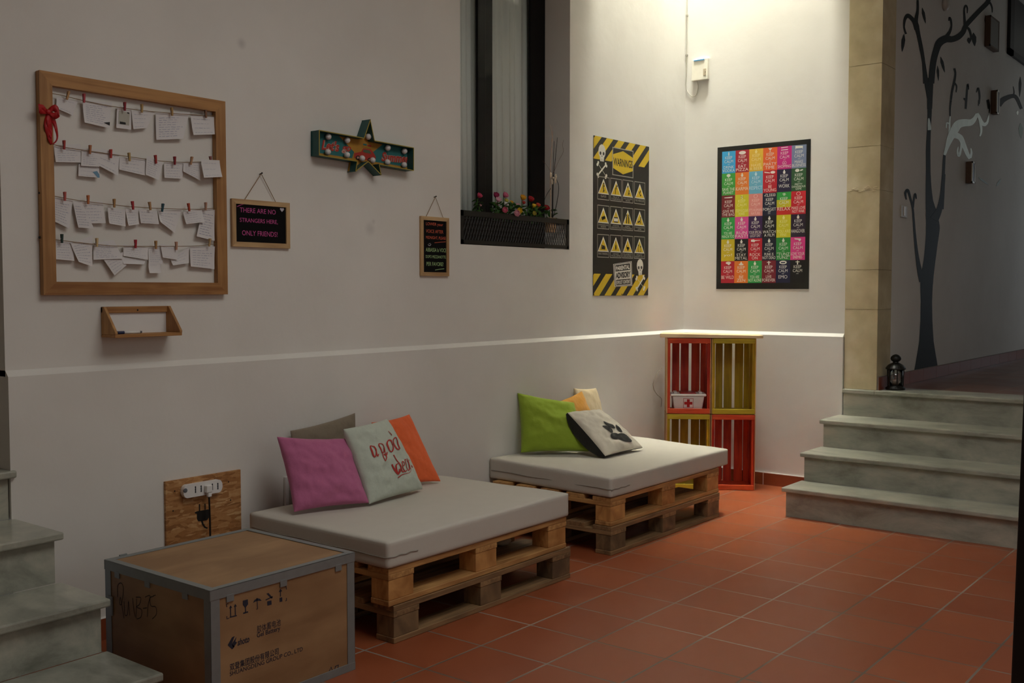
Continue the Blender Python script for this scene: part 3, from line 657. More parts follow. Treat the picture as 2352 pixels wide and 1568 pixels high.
K = crop(500, 250, 3.825)
def kb(X0, X1, Ybot, Ytop, y=-.0095):
    a, c = ony(*K(X0, Ybot), y), ony(*K(X1, Ytop), y); return (a.x, c.x, (a.z), (c.z))
def kp(X, Y): p = ony(*K(X, Y), -.0095); return (p.x, p.z)
def kbox(x0, yb0, x1, yb1, h):      # baseline from (x0,yb0) to (x1,yb1) in the photo's slant, letter height h
    a, c, d = kp(x0, yb0), kp(x1, yb1), kp(x0, yb0-h); zz = (a[1]+c[1])/2; return (a[0], c[0], zz, zz+(d[1]-a[1]))
PINK, WHT = plain('pink chalk', '#d0589c', .9), plain('white chalk', '#c9c4cc', .9)
L1 = [('t','There are no'.upper(),kbox(195,915,510,920,42),1),('t','Strangers Here,'.upper(),kbox(195,1003,528,1012,42),1),('t','Only friends!'.upper(),kbox(215,1112,525,1122,44),1),
      ('s',[kp(170,858),kp(200,845),kp(238,833)],.003,1)]
hc = kp(565,885); hs = .009
L1.append(('p',[(hc[0]+hs*1.35*math.sin(t)**3, hc[1]+hs*(1.0*math.cos(t)-.38*math.cos(2*t)-.15*math.cos(3*t)-.05*math.cos(4*t))) for t in [2*PI*i/22 for i in range(22)]],2))
chalkboard('landscape chalkboard with pink writing hanging right of the pinboard', -4.2243, -3.89, 1.6346, 1.8523, K(380,572), (K(235,785), K(515,805)), .0225, L1, [PINK, WHT])
ORG, GRN = plain('orange chalk', '#d8684a', .9), plain('green chalk', '#a9c88c', .9)
L2 = []
for body, m, (xa, ya, xb, yb, h) in (('LOWER your',1,(1830,1032,1980,1035,34)),('VOICE AFTER',1,(1830,1090,1982,1092,30)),('MIDNIGHT, PLEASE',1,(1830,1148,2005,1150,30)),
    ('ABBASSA la VOCE',3,(1828,1255,2008,1257,34)),('DOPO MEZZANOTTE,',3,(1828,1315,2008,1317,30)),('PER FAVORE!',3,(1835,1378,1982,1380,34))):
    L2.append(('t', body, kbox(xa, ya, xb, yb, h), m))
L2 += [('s',[kp(1905,1176),kp(1955,1170),kp(2003,1167)],.0025,1),('s',[kp(1910,1415),kp(1950,1408),kp(1990,1404)],.003,3),('s',[kp(1848,1190),kp(1855,1200),kp(1865,1201),kp(1875,1188)],.003,2),('s',[kp(1857,1180),kp(1858,1188)],.003,2),('s',[kp(1866,1178),kp(1867,1186)],.003,2)]
chalkboard('narrow upright chalkboard with orange and green writing hanging left of the window', -2.9764, -2.7454, 1.5142, 1.8421, K(1910,775), (K(1832,942), K(1985,945)), .0205, L2, [ORG, WHT, GRN])

# ------------------------------------------------------------------ marquee star sign
M = crop(700, 260, 8.711); DF = .062
sg = thing('marquee_sign', 'teal metal star sign with bulbs reading Let\'s go Summer on the left wall', 'sign', (-3.37, -.03, 2.15))
fr = lambda X, Y: ony(*M(X, Y), -DF)
OUT = [(285,335),(1185,495),(1310,120),(1395,545),(2180,690),(2180,1150),(1490,1025),(1530,1240),(1270,970),(1015,1165),(1045,965),(285,840)]
TEAL = plain('teal paint', '#24534f', .5, var=.15); TEALF = plain('teal print', '#2d7574', .6, var=.15, scale=15); GOLD = plain('ochre print', '#b8852f', .6, var=.2, scale=20)
YEDGE = plain('yellow edge', '#a8973f', .6); REDP = plain('red print', '#b5382c', .6); PINKE = plain('pale pink outline', '#d09a8a', .6)
b = MB(); P = [fr(*p) for p in OUT]; n = len(P); wl = .003
for i in range(n):
    a, c = P[i], P[(i+1) % n]; d = (c-a).normalized(); nn = Vector((d.z, 0, -d.x))*wl
    b.hexa([Vector((a.x,-.002,a.z)), Vector((c.x,-.002,c.z)), Vector((c.x,-.002,c.z))+nn, Vector((a.x,-.002,a.z))+nn], [a, c, c+nn, a+nn], 0)
    b.hexa([a-nn*.3, c-nn*.3, c+nn*1.1, a+nn*1.1], [a-nn*.3+Vector((0,-.0015,0)), c-nn*.3+Vector((0,-.0015,0)), c+nn*1.1+Vector((0,-.0015,0)), a+nn*1.1+Vector((0,-.0015,0))], 1)
fixn(b.build('casing', [TEAL, YEDGE], sg))
# printed face, set back in the case
yf = -.016
def fs(X, Y):       # front-rim pixel -> same place on the recessed face
    p = fr(X, Y); return Vector((p.x, yf, p.z))
def fo(X, Y, o=.0008):  # pixel seen on the face itself
    p = ony(*M(X, Y), yf); return Vector((p.x, yf-o, p.z))
b = MB()
b.prism([(q.x, -.003, q.z) for q in (fs(285,335), fs(2180,690), fs(2180,1150), fs(285,840))], (0, yf+.003, 0), 0)
b.prism([(q.x, -.0032, q.z) for q in (fs(1185,500), fs(1310,120), fs(1395,545))], (0, yf+.0032, 0), 1)
b.prism([(q.x, -.0032, q.z) for q in (fs(1045,960), fs(1015,1165), fs(1270,965))], (0, yf+.0032, 0), 1)
b.prism([(q.x, -.0032, q.z) for q in (fs(1270,965), fs(1530,1240), fs(1490,1020))], (0, yf+.0032, 0), 1)
q0 = fs(285,840); q1 = fs(2180,1150); q2 = fs(285,760); q3 = fs(2180,1065)
b.poly([q+Vector((0,-.0006,0)) for q in (q0, q1, q3, q2)], 1, (0,-1,0))
b.poly([fs(*p)+Vector((0,-.0009,0)) for p in ((800,430),(1185,500),(1390,545),(1690,600),(1440,800),(1490,1020),(1270,965),(1045,960),(1110,760))], 1, (0,-1,0))
def sl(body, x0, y0, x1, y1, h, mats=(2, 3), bold=.03):
    a, c, t = fo(x0, y0), fo(x1, y1), fo(x0, y0-h); sl_ = (c.z-a.z)/(c.x-a.x); hh = t.z-a.z
    for m, bo, oo in ((mats[1], bold+.035, .0012), (mats[0], bold-.005, .0018)):
        letter(b, body, lambda x, z: Vector((x, yf-oo, z+(x-a.x)*sl_)), (a.x, c.x, a.z, a.z+hh), m, bo, .25)
sl("Let's", 330, 730, 690, 775, 210); sl('go', 735, 800, 920, 815, 150); sl('Summer', 1530, 960, 2090, 1010, 190)
# small red car with board on its roof
for pts, m in (([(985,800),(1120,770),(1170,700),(1310,720),(1370,790),(1415,870),(1410,935),(1270,945),(985,890)], 2), ([(1150,765),(1180,725),(1290,745),(1330,815),(1200,790)], 4), ([(1150,650),(1330,690),(1350,715),(1140,670)], 1), ([(1250,630),(1320,640),(1330,675),(1255,660)], 2), ([(1160,610),(1230,615),(1235,650),(1165,640)], 0)):
    b.poly([fo(x, y, .0022 if m in (2,) else .003) for x, y in pts], m, (0,-1,0))
for cx, cy in ((1055,890),(1290,935)): b.poly([fo(x, y, .0035) for x, y in ell(cx, cy, 42, 44)], 5, (0,-1,0)); b.poly([fo(x, y, .004) for x, y in ell(cx, cy, 22, 24)], 3, (0,-1,0))
b.build('face_plate', [TEALF, GOLD, REDP, PINKE, plain('car window', '#5c6b52', .4), BLACK], sg)
BULB = plain('frosted bulb', '#e4e0dc', .3)
for X, Y in ((472,468),(850,540),(1272,470),(1662,692),(1995,758),(462,775),(845,835),(1148,902),(1358,940),(1655,978),(1990,1033)):
    c = ony(*M(X, Y), -.034); b = MB(); b.ball(c, .0155, 0, 14, 9); b.tube([(c.x, yf, c.z), (c.x, -.028, c.z)], .006, 8); b.build('bulb', BULB, sg, smooth=True)

# ================================================================== POSTERS
def frame_left(y): return lambda x, z: Vector((x, y, z))
YEL = plain('warning yellow', '#d9b821', .5, var=.05); PGREY = plain('caption grey', '#a9a69c', .5); PWHITE = plain('print white', '#e6e3d8', .5); PBLACK = plain('poster black', '#191713', .42)
b = MB(); x0, x1, z0, z1 = -1.2674, -.5428, 1.3966, 2.4782
b.box(x0, x1, -.0035, -.0015, z0, z1, 0)
Q = crop(1330, 290, 3.826)
def pq(X, Y): p = ony(*Q(X, Y), -.0045); return (p.x, p.z)
P1 = lambda o: (lambda x, z: Vector((x, -.0036-o*.0002, z)))
nL = (0,-1,0)
def stripes(za, zb):
    per = .146; x = x0-.3
    while x < x1+.3:
        pg = clip([(x, za), (x+.083, za), (x+.083+(zb-za)*1.1, zb), (x+(zb-za)*1.1, zb)], x0, x1, za, zb)
        if pg: flat(b, pg, P1(1), 1, nL)
        x += per
stripes(z1-.155, z1); stripes(z0, z0+.15)
def skull(cx, cz, s, rot=0, bones=True):
    T = lambda pts: [(cx+(x*math.cos(rot)-y*math.sin(rot))*s, cz+(x*math.sin(rot)+y*math.cos(rot))*s) for x, y in pts]
    flat(b, T(ell(0, .25, .33, .36)), P1(3), 2, nL); flat(b, T([(-.17,-.25),(.17,-.25),(.2,.05),(-.2,.05)]), P1(3.2), 2, nL)
    for e in (-.14, .14): flat(b, T(ell(e, .15, .08, .09)), P1(4), 0, nL)
    flat(b, T([(-.04,-.02),(.04,-.02),(0,.08)]), P1(4), 0, nL); 
    for e in (-.08, 0, .08): flat(b, T(rectpts(e-.008, e+.008, -.24, -.12)), P1(4), 0, nL)
    for s2 in (-1, 1):
        flat(b, T([(-.38*s2-.04,-.95),(-.38*s2+.05,-.99),(.38*s2+.04,-.4),(.38*s2-.05,-.36)]), P1(3.3+s2*.2), 2, nL)
        for ex, ey in ((-.42*s2,-.93),(-.34*s2,-1.03),(.42*s2,-.45),(.34*s2,-.34)): flat(b, T(ell(ex, ey, .08, .08, 10)), P1(3.5+s2*.15), 2, nL)
c = pq(202,290); skull(c[0], c[1]+.02, .135)
c = pq(537,1290); skull(c[0], c[1]+.02, .135, .05)
# the warnings plate
def quadc(X0, X1, Y0, Y1):      # crop box -> wall rectangle
    a, c, d, e = pq(X0, Y0), pq(X1, Y0), pq(X0, Y1), pq(X1, Y1); return (a[0]+d[0])/2, (c[0]+e[0])/2, (d[1]+e[1])/2, (a[1]+c[1])/2
wa = pq(300,195); wb = pq(472,440); ux0, ux1, uz1, uz0 = pq(300,0)[0], pq(474,0)[0], (pq(300,190)[1]+pq(474,222)[1])/2, (pq(300,420)[1]+pq(474,450)[1])/2
flat(b, rectpts(ux0-.008, ux1+.008, uz0-.006, uz1+.006), P1(5), 3, nL); flat(b, rectpts(ux0, ux1, uz0, uz1), P1(6), 0, nL)
w, h = ux1-ux0, uz1-uz0
flat(b, [(ux0,uz0+h*.24),(ux0+w*.5,uz0+.01),(ux1,uz0+h*.24),(ux1,uz1-h*.24),(ux0+w*.5,uz1-.01),(ux0,uz1-h*.24)], P1(7), 1, nL)
letter(b, 'WARNiNGS', P1(8.5), (ux0+.004, ux1-.004, uz0+h*.34, uz0+h*.64), 0, .02)
caps = [['GAS!','MULTI\nTASKING','MIND YOUR HEAD\nAND FEET','NO RESCUE'],['DANGEROUS\nWASTE','ATTENTION\nDISINFORMATION','GIRL\nPOWER','DANGEROUS\nLOVE'],['MAN THINKING','HIGH\nVOLUME','PLAYBOY\nAROUND','POLICE\nNIGHT OUT']]
rows_y = [((435,640),(495,690)),((688,898),(732,925)),((945,1150),(970,1165))]
colx = [(162,266),(275,374),(382,476),(486,580)]
for r in range(3):
    (yl0, yl1), (yr0, yr1) = rows_y[r]
    for k in range(4):
        xa, xb = colx[k]
        X0_, X1_ = pq(xa, 600)[0], pq(xb, 600)[0]; zt = pq(xa, yl0+(yr0-yl0)*(xa-162)/420)[1]; zb = pq(xa, yl1+(yr1-yl1)*(xa-162)/420)[1]
        g = .0045
        for aa in ((X0_, X1_, zt-g, zt), (X0_, X1_, zb, zb+g), (X0_, X0_+g, zb, zt), (X1_-g, X1_, zb, zt)): flat(b, rectpts(*aa), P1(5), 3, nL)
        W_, H_ = X1_-X0_, zt-zb; bz = zb+H_*.25; mx = (X0_+X1_)/2
        flat(b, [(X0_+.006, bz), (X1_-.006, bz), (mx, zt-.014)], P1(6), 2, nL); flat(b, [(X0_+.019, bz+.007), (X1_-.019, bz+.007), (mx, zt-.031)], P1(7), 1, nL)
        p8 = P1(8); i = r*4+k; cz = bz+.055
        def S(pts, w): b.ribbon([(mx+x*.034, bz+.010+y*.032) for x, y in pts], w*.62, p8, 0)
        def E(x, y, rx, ry): flat(b, ell(mx+x*.034, bz+.010+y*.032, rx*.036, ry*.034, 10), p8, 0, nL)
        if i == 0: S([(-.1,.1),(.1,.6),(-.1,1),(0,1.6)], .014); S([(0,1.5),(.4,1.4)], .012); E(.05,1.9,.2,.22); S([(.1,.6),(.3,.3)], .012)
        elif i == 1: S([(-.3,0),(-.25,1.1),(.2,1.7)], .012); E(.35,1.8,.2,.2); S([(.0,1.4),(.2,1)], .01)
        elif i == 2: E(-.05,2,.22,.25); S([(.1,.2),(.4,.9)], .012); S([(.5,.2),(.3,.6),(.7,.5)], .01); E(.45,1.1,.18,.18)
        elif i == 3: S([(-.3,1.3),(.1,.6),(.4,.3)], .012); S([(0,.9),(.35,1.3)], .01); E(.25,1.4,.18,.18); S([(.1,.3),(.6,.5)], .01)
        elif i == 4: E(0,.8,.7,.3); E(-.3,.5,.25,.2); E(.3,1,.35,.22)
        elif i == 5:
            flat(b, rectpts(mx-.026, mx+.026, bz+.014, bz+.044), P1(8), 2, nL); flat(b, rectpts(mx-.026, mx+.026, bz+.040, bz+.047), P1(9), 0, nL); flat(b, rectpts(mx-.026, mx+.026, bz+.011, bz+.018), P1(9), 0, nL)
        elif i == 6:
            for s in (-.45, .35): S([(s,0),(s,1.5)], .02); E(s,1.8,.18,.2); S([(s-.25,1.7),(s,1.2),(s+.25,1.7)], .008)
        elif i == 7: S([(-.6,.3),(-.2,.7),(.2,.6),(.3,.2)], .014); S([(.1,.6),(.4,1.3)], .013); E(.45,1.5,.18,.18); E(-.6,.5,.17,.17)
        elif i == 8: S([(-.6,.1),(-.6,1.3)], .008); S([(-.6,.5),(.6,.5)], .03); S([(.6,.1),(.6,.8)], .008); S([(-.6,1),(.5,.85)], .012)
        elif i == 9: S([(0,.9),(0,2.6)], .005); S([(0,1.3),(-.25,.2)], .012); S([(0,1.3),(.2,.3)], .014); E(0,1,.14,.3)
        elif i == 10: E(.1,.7,.5,.28); S([(-.4,1.3),(-.4,.7),(.6,.8)], .012); E(.1,.35,.25,.2)
        else:
            for s, hh in ((-.4, 1.2), (.4, .9)): S([(s,.1),(s,hh)], .007); flat(b, [(mx+(s-.25)*.034, bz+.010+(hh+.4)*.032), (mx+(s+.25)*.034, bz+.010+(hh+.4)*.032), (mx+s*.034, bz+.010+(hh-.2)*.032)], p8, 0, nL); S([(s-.2,.1),(s+.2,.1)], .006)
        two = '\n' in caps[r][k]
        letter(b, caps[r][k], P1(6), (X0_+(.014 if len(caps[r][k]) > 8 else .04), X1_-(.014 if len(caps[r][k]) > 8 else .04), zb+.009 if two else zb+.018, bz-.006), 3, 0)
# tilted advisory plate
def plate(u, v): # u,v 0..1
    TL, TR, BR, BL = pq(300,1210), pq(462,1185), pq(468,1400), pq(312,1410)
    return tuple((TL[k]*(1-u)+TR[k]*u)*v+(BL[k]*(1-u)+BR[k]*u)*(1-v) for k in (0, 1))
def PP(o): return lambda u, v: Vector((plate(u, v)[0], -.0036-o*.0002, plate(u, v)[1]))
for (u0, u1, v0, v1), o, m in (((0,1,0,1),5,2),((.03,.97,.02,.98),6,0),((.06,.94,.04,.96),7,2),((.1,.9,.66,.93),8,0),((.1,.9,.07,.3),8,0)):
    b.poly([PP(o)(*p) for p in rectpts(u0, u1, v0, v1)], m, nL)
letter(b, 'PARENTAL', PP(9), (.13,.87,.7,.88), 2, .04); letter(b, 'ADVISORY', PP(9), (.1,.9,.35,.61), 0, .05); letter(b, 'EXPLICIT CONTENT', PP(9), (.13,.87,.11,.26), 2, .03)
for p in ((x0+.006,z1-.006),(x1-.008,z1-.008),(x0+.006,z0+.008),(x1-.008,z0+.008),((x0+x1)/2,z0+.008)): flat(b, ell(p[0], p[1], .006, .006, 8), P1(9), 0, nL)
tag(b.build('warnings_poster', [PBLACK, YEL, PWHITE, PGREY], None, loc=((x0+x1)/2, -.002, (z0+z1)/2)), 'black and yellow warnings poster with triangles and skulls right of the window', 'poster')

# ---- grid poster on the end wall
b = MB(); ya, yb_, z0, z1 = -.2777, -1.0074, 1.4428, 2.5072
b.box(-.0035, -.0015, yb_, ya, z0, z1, 0)
W_, H_ = ya-yb_, z1-z0
def P2(o): return lambda u, v: Vector((-.0036-o*.0002, ya-u*W_, z0+v*H_))   # u from left, v from bottom, 0..1
nR = (-1,0,0)
gcols = [['#3aa4d8','#a01c2c','#e0b83c','#e2622a','#c41e7c','#7c88a8'],['#3c9a3c','#de7a2a','#6cb4d0','#b81c2c','#241c3c','#2f5a34'],['#7a1c24','#d4cc2c','#e08c84','#1e2238','#2e9a3c','#c41c2c'],
         ['#2e9a44','#d84c94','#3a1c4c','#100f12','#d4cc2a','#2a1a30'],['#c8b020','#121112','#c01c2c','#161a2c','#2c8a3a','#d83a84'],['#b01c30','#e07c2c','#2c9a4c','#781a28','#1a1a3c','#131110']]
gtext = [['DRINK\nVODKA','EAT\nPIZZA','HAVE\nA BEER','PARTY\nTIME','GO\nSHOPPING','MAKE\nBUSINESS'],['SAVE THE\nPLANET','KARMA','RESPECT','BE\nYOUNG','WORK','PRETTY\nDANGEROUS\nGAME'],
         ['GIVE ME\nTHE BAG','STOP NUCLEAR\nPOWER','IT\'S HUMAN\nNATURE','FORGET\nIT','RELAX','MAKE LOVE\nNOT WAR'],['YOU ARE\nMANCHI TOO','RUN\nFAST!','YOUR SPECIAL\nLUCKY DAY','WATCH\nA FILM','YOU ARE\nFINE','HANGOVER'],
         ['yo!','STAY\nMETAL','ROCK\nON','PUNK IS\nNOT DEAD','"TUNZ\nTUNZ"','LOVE YOUR\nENEMIES'],['BE WILD','BE\nZEN','YOU ARE\nNOT ALONE','LIVE\nFOREVER','EMO','']]
gm = [PBLACK, PWHITE]; gidx = {}
def gcol(c):
    if c not in gidx: gm.append(plain('print '+c, c, .5, var=.03)); gidx[c] = len(gm)-1
    return gidx[c]
u0g, u1g, v0g, v1g = .053, .958, .042, .967; cw, ch = (u1g-u0g)/6, (v1g-v0g)/6
pale = {(0,2):'#f0dc98', (2,1):'#ecea9c', (2,2):'#f4c8c0', (3,4):'#ecea98', (1,2):'#cfe6ee'}
for r in range(6):
    for k in range(6):
        ua, vb = u0g+k*cw, v1g-(r+1)*ch; A = gcols[r][k]
        flat(b, rectpts(ua, ua+cw, vb, vb+ch), P2(1), gcol(A), nR)
        if (r, k) == (2, 4): flat(b, rectpts(ua, ua+cw, vb+ch*.33, vb+ch*.66), P2(2), gcol('#c8c024'), nR); flat(b, rectpts(ua, ua+cw, vb, vb+ch*.33), P2(2), gcol('#c42a24'), nR)
        tm = gcol(pale[(r, k)]) if (r, k) in pale else 1
        B = lambda a, c, d, e: (ua+cw*a, ua+cw*c, vb+ch*d, vb+ch*e)
        letter(b, 'KEEP', P2(4), B(.24,.76,.64,.77), tm, 0); letter(b, 'CALM', P2(4), B(.18,.82,.47,.6), tm, 0)
        letter(b, 'AND', P2(4), B(.42,.58,.385,.425), tm)
        t = gtext[r][k]; nl = t.count('\n')+1; wid = max(len(s) for s in t.split('\n')); hw = min(.46, .07*wid+.1)
        if t: letter(b, t, P2(4), B(.5-hw, .5+hw, .06 if nl > 1 else .19, .34), tm, 0)
        # emblem above the words
        e = lambda x, y, rx, ry, n=12: flat(b, [(ua+cw*p, vb+ch*q) for p, q in ell(x, y, rx, ry, n)], P2(4), tm, nR)
        pg = lambda *pts: flat(b, [(ua+cw*p, vb+ch*q) for p, q in pts], P2(4.3), tm, nR)
        i = r*6+k
        if i == 0: pg((.46,.8),(.54,.8),(.54,.9),(.52,.97),(.48,.97),(.46,.9))
        elif i == 1: e(.5,.88,.26,.08); 
        elif i in (3,): pg((.36,.97),(.64,.97),(.52,.88),(.52,.82),(.6,.8),(.4,.8),(.48,.82),(.48,.88))
        elif i == 4: pg((.26,.92),(.74,.94),(.74,.97),(.26,.96)); pg((.26,.82),(.74,.83),(.74,.87),(.26,.86))
        elif i == 5: pg((.25,.82),(.28,.82),(.28,.86),(.72,.86),(.72,.82),(.75,.82),(.76,.95),(.25,.97))
        elif i == 6: e(.5,.9,.15,.07); pg((.47,.8),(.53,.8),(.52,.88),(.48,.88))
        elif i == 9: pg((.1,.95),(.5,.9),(.5,.86),(.12,.9)); e(.7,.9,.17,.06)
        elif i == 11: e(.4,.9,.15,.07); pg((.6,.86),(.8,.9),(.78,.94),(.6,.92))
        elif i == 12: pg((.2,.91),(.8,.93),(.8,.88),(.6,.87),(.2,.88))
        elif i == 15: letter(b, '√2,3333', P2(4), B(.12,.9,.82,.97), 1, .01)
        elif i == 16: [pg((.5,.82),(.5+.16*math.sin(a)+.03*math.cos(a),.85+.1*math.cos(a)),(.5+.16*math.sin(a)-.03*math.cos(a),.86+.1*math.cos(a))) for a in (-1.2,-.6,0,.6,1.2)]
        elif i in (17, 14): e(.5,.89,.15,.085); flat(b, [(ua+cw*p, vb+ch*q) for p, q in ell(.5,.89,.12,.068)], P2(5), gcol(A), nR); (pg((.48,.81),(.52,.81),(.52,.97),(.48,.97)) if i == 17 else None)
        elif i == 26: pg((.2,.86),(.45,.83),(.5,.88),(.85,.9),(.85,.92),(.48,.92),(.4,.96),(.2,.94))
        elif i == 29: pg((.25,.95),(.7,.93),(.72,.88),(.66,.82),(.58,.82),(.55,.88),(.3,.9))
        elif i == 30: e(.55,.92,.2,.06); pg((.4,.93),(.7,.9),(.62,.82),(.55,.82))
        elif i == 31: pg((.5,.98),(.36,.82),(.64,.82)); e(.5,.84,.18,.04)
        elif i == 34: e(.5,.9,.26,.08); flat(b, [(ua+cw*p, vb+ch*q) for p, q in rectpts(.35,.65,.87,.92)], P2(5), gcol(A), nR)
        elif i in (35, 33): pg((.46,.8),(.54,.8),(.54,.97),(.46,.97)); pg((.36,.9),(.64,.9),(.64,.93),(.36,.93))
        elif i in (13, 8, 10, 20, 23, 25, 27, 28, 32, 7, 18, 19, 21, 22, 24, 2): e(.5,.87,.09,.05); pg((.43,.8),(.57,.8),(.55,.86),(.45,.86)); e(.5,.94,.045,.03)
        if i == 13:
            for a in (0, 2.1, 4.2): flat(b, [(ua+cw*(.5+.1*math.cos(a+d)*f), vb+ch*(.88+.06*math.sin(a+d)*f)) for d, f in ((0,.3),(.5,1),(-.5,1))], P2(6), 0, nR)
tag(b.build('slogan_poster', gm, None, loc=(-.002, (ya+yb_)/2, (z0+z1)/2)), 'black bordered poster with a grid of thirty-six coloured slogans on the end wall', 'poster')

# ================================================================== access point and its cable
U = crop(1500, 0, 6.03)
ap = thing('router_box', 'small white wall-mounted router high on the end wall beside the corner', 'router', (-.02, -.11, 3.1))
a, c = onx(*U(535,830), -.03), onx(*U(755,1095), -.03)
yA, yB, zA, zB = a.y, c.y, c.z, a.z
b = MB(); b.hexa([(-.034,yB,zA),(-.001,yB,zA),(-.001,yA,zA),(-.034,yA,zA)], [(-.026,yB,zB),(-.001,yB,zB),(-.001,yA,zB),(-.026,yA,zB)]); b.build('housing', plain('router white', '#e6e2d2', .4), ap, bevel=.004)
b = MB(); b.box(-.0345, -.028, yB+.03, yA-.02, zB-.014, zB-.006); b.build('blue_strip', plain('blue strip', '#4a90c0', .4), ap)
b = MB(); b.box(-.036, -.03, yB+.012, yB+.035, zA+.03, zA+.08); b.ball((-.036, yB+.016, zA+.055), .003, 1); b.build('port_cover', [plain('tan cover', '#c9bba0', .5), BLACK], ap)
cab = [onx(*U(605,1100), -.018), onx(*U(625,1200), -.012), onx(*U(600,1310), -.008), onx(*U(550,1338), -.008), onx(*U(490,1290), -.008), onx(*U(455,1180), -.008)]
cab += [Vector((-.008, -.012, z)) for z in (3.12, 3.3, 3.5, 3.84)]
b = MB(); b.tube(bez(cab, 6), .003, 6); cb_ = b.build('cable', plain('grey cable', '#b9b4a4', .6), ap, smooth=True)
b = MB()
for z in (3.23, 3.53): b.box(-.013, -.001, -.018, -.004, z-.006, z+.006)
b.build('cable_clip', plain('clip', '#a59f90', .6), cb_)

# ================================================================== PALLETS, MATTRESSES
L_, D_ = 1.245, .83; hb, hk = .0235, .0845
def make_pallet(PINE_X, PINE_Y, PINE_B):
    t = thing('pallet', '', 'pallet', (0,0,0)); z = 0
    for y in (0, D_/2-.05, D_-.104):     # bottom runners
        b = MB(); b.box(0, L_, y, y+.104, 0, hb); b.build('bottom_board', PINE_X, t, bevel=.003)
    for x in (0, L_/2-.075, L_-.15):
        for y in (0, D_/2-.05, D_-.104):
            b = MB(); b.box(x+.002, x+.148, y+.002, y+.102, hb, hb+hk); b.build('block', PINE_B, t, bevel=.003)
        b = MB(); b.box(x, x+.15, 0, D_, hb+hk, hb*2+hk); b.build('stringer_board', PINE_Y, t, bevel=.002)
    w = .12; g = (D_-5*w)/4
    for k in range(5):
        b = MB(); b.box(0, L_, k*(w+g), k*(w+g)+w, hb*2+hk, hb*3+hk); b.build('deck_board', PINE_X, t, bevel=.002)
    return t
HP = hb*3+hk
G_ = 'pallets stacked in pairs as seats'
p0 = make_pallet(OLD_X, OLD_Y, OLD_B); p1 = make_pallet(PINE_X, PINE_Y, PINE_B); p0.location = (-4.197, -1.004, 0); p0.rotation_euler = (0,0,.0); tag(p0, 'lower wooden pallet of the near stack, on the floor beside the plywood crate', 'pallet', G_)
p1.location = (-4.222, -1.0, HP+.0015); p1.rotation_euler = (0,0,.004); tag(p1, 'upper wooden pallet of the near stack, directly under the near mattress', 'pallet', G_)
dup(p0, (-2.468, -.932, 0), -.008, 'lower wooden pallet of the far stack, on the floor near the coloured shelf')
dup(p1, (-2.462, -.925, HP+.0015), -.006, 'upper wooden pallet of the far stack, directly under the far mattress')
def rbox(s, cor_b, cor_t, r, nu=48, nv=36, nw=8, wob=.004, seed=0, m=0, sag=None):
    # rounded slab between four bottom and four top corners (FL FR BR BL)
    cb = [Vector(p) for p in cor_b]; ct = [Vector(p) for p in cor_t]
    Lx = (cb[1]-cb[0]).length/2; Ly = (cb[3]-cb[0]).length/2; Lz = (ct[0]-cb[0]).length/2
    def w2(x, y, z):
        u, v, q = (x/Lx+1)/2, (y/Ly+1)/2, (z/Lz+1)/2
        bo = (cb[0]*(1-u)+cb[1]*u)*(1-v)+(cb[3]*(1-u)+cb[2]*u)*v; to = (ct[0]*(1-u)+ct[1]*u)*(1-v)+(ct[3]*(1-u)+ct[2]*u)*v
        return bo*(1-q)+to*q
    idx = {}; vs = []; fs_ = []
    def vert(i, j, k):
        if (i, j, k) in idx: return idx[(i, j, k)]
        def sm(t, n):   # denser near the edges
            a = t/n*2-1; return math.copysign(abs(a)**.75, a)
        x, y, z = sm(i, nu)*Lx, sm(j, nv)*Ly, sm(k, nw)*Lz
        inn = Vector((max(-Lx+r, min(Lx-r, x)), max(-Ly+r, min(Ly-r, y)), max(-Lz+r, min(Lz-r, z))))
        d = Vector((x, y, z))-inn
        p = inn+d.normalized()*r if d.length > 1e-9 else Vector((x, y, z))
        q = w2(*p)
        nz = noise.noise(Vector((p.x*2.2+seed, p.y*3, p.z*2)))*wob+noise.noise(Vector((p.x*7, p.y*6+seed, p.z*5)))*wob*.4
        dn = d.normalized() if d.length > 1e-9 else Vector((0,0,1))
        q = q+Vector((dn.x*nz, dn.y*nz, (nz if k == nw else dn.z*nz*.2)))
        if sag and k == nw: q.z += sag(p.x/Lx, p.y/Ly)
        idx[(i, j, k)] = len(vs); vs.append(q); return idx[(i, j, k)]
    for i in range(nu):
        for j in range(nv):
            fs_.append((vert(i,j,nw), vert(i+1,j,nw), vert(i+1,j+1,nw), vert(i,j+1,nw))); fs_.append((vert(i,j,0), vert(i,j+1,0), vert(i+1,j+1,0), vert(i+1,j,0)))
    for k in range(nw):
        for i in range(nu):
            fs_.append((vert(i,0,k), vert(i+1,0,k), vert(i+1,0,k+1), vert(i,0,k+1))); fs_.append((vert(i,nv,k), vert(i,nv,k+1), vert(i+1,nv,k+1), vert(i+1,nv,k)))
        for j in range(nv):
            fs_.append((vert(0,j,k), vert(0,j,k+1), vert(0,j+1,k+1), vert(0,j+1,k))); fs_.append((vert(nu,j,k), vert(nu,j+1,k), vert(nu,j+1,k+1), vert(nu,j,k+1)))
    s.add(vs, fs_, m)
HB = HP*2+.003
m1b = [(-4.233,-1.008,HB),(-2.967,-1.006,HB),(-2.972,-.13,HB),(-4.234,-.125,HB)]
m1t = [(-4.233,-1.008,.426),(-2.967,-1.006,.432),(-2.972,-.14,.425),(-4.234,-.125,.428)]
m2b = [(-2.472,-.932,HB),(-1.085,-.932,HB),(-.99,-.1,HB),(-2.41,-.03,HB)]
m2t = [(-2.472,-.932,.423),(-1.085,-.932,.418),(-.985,-.1,.422),(-2.41,-.03,.438)]
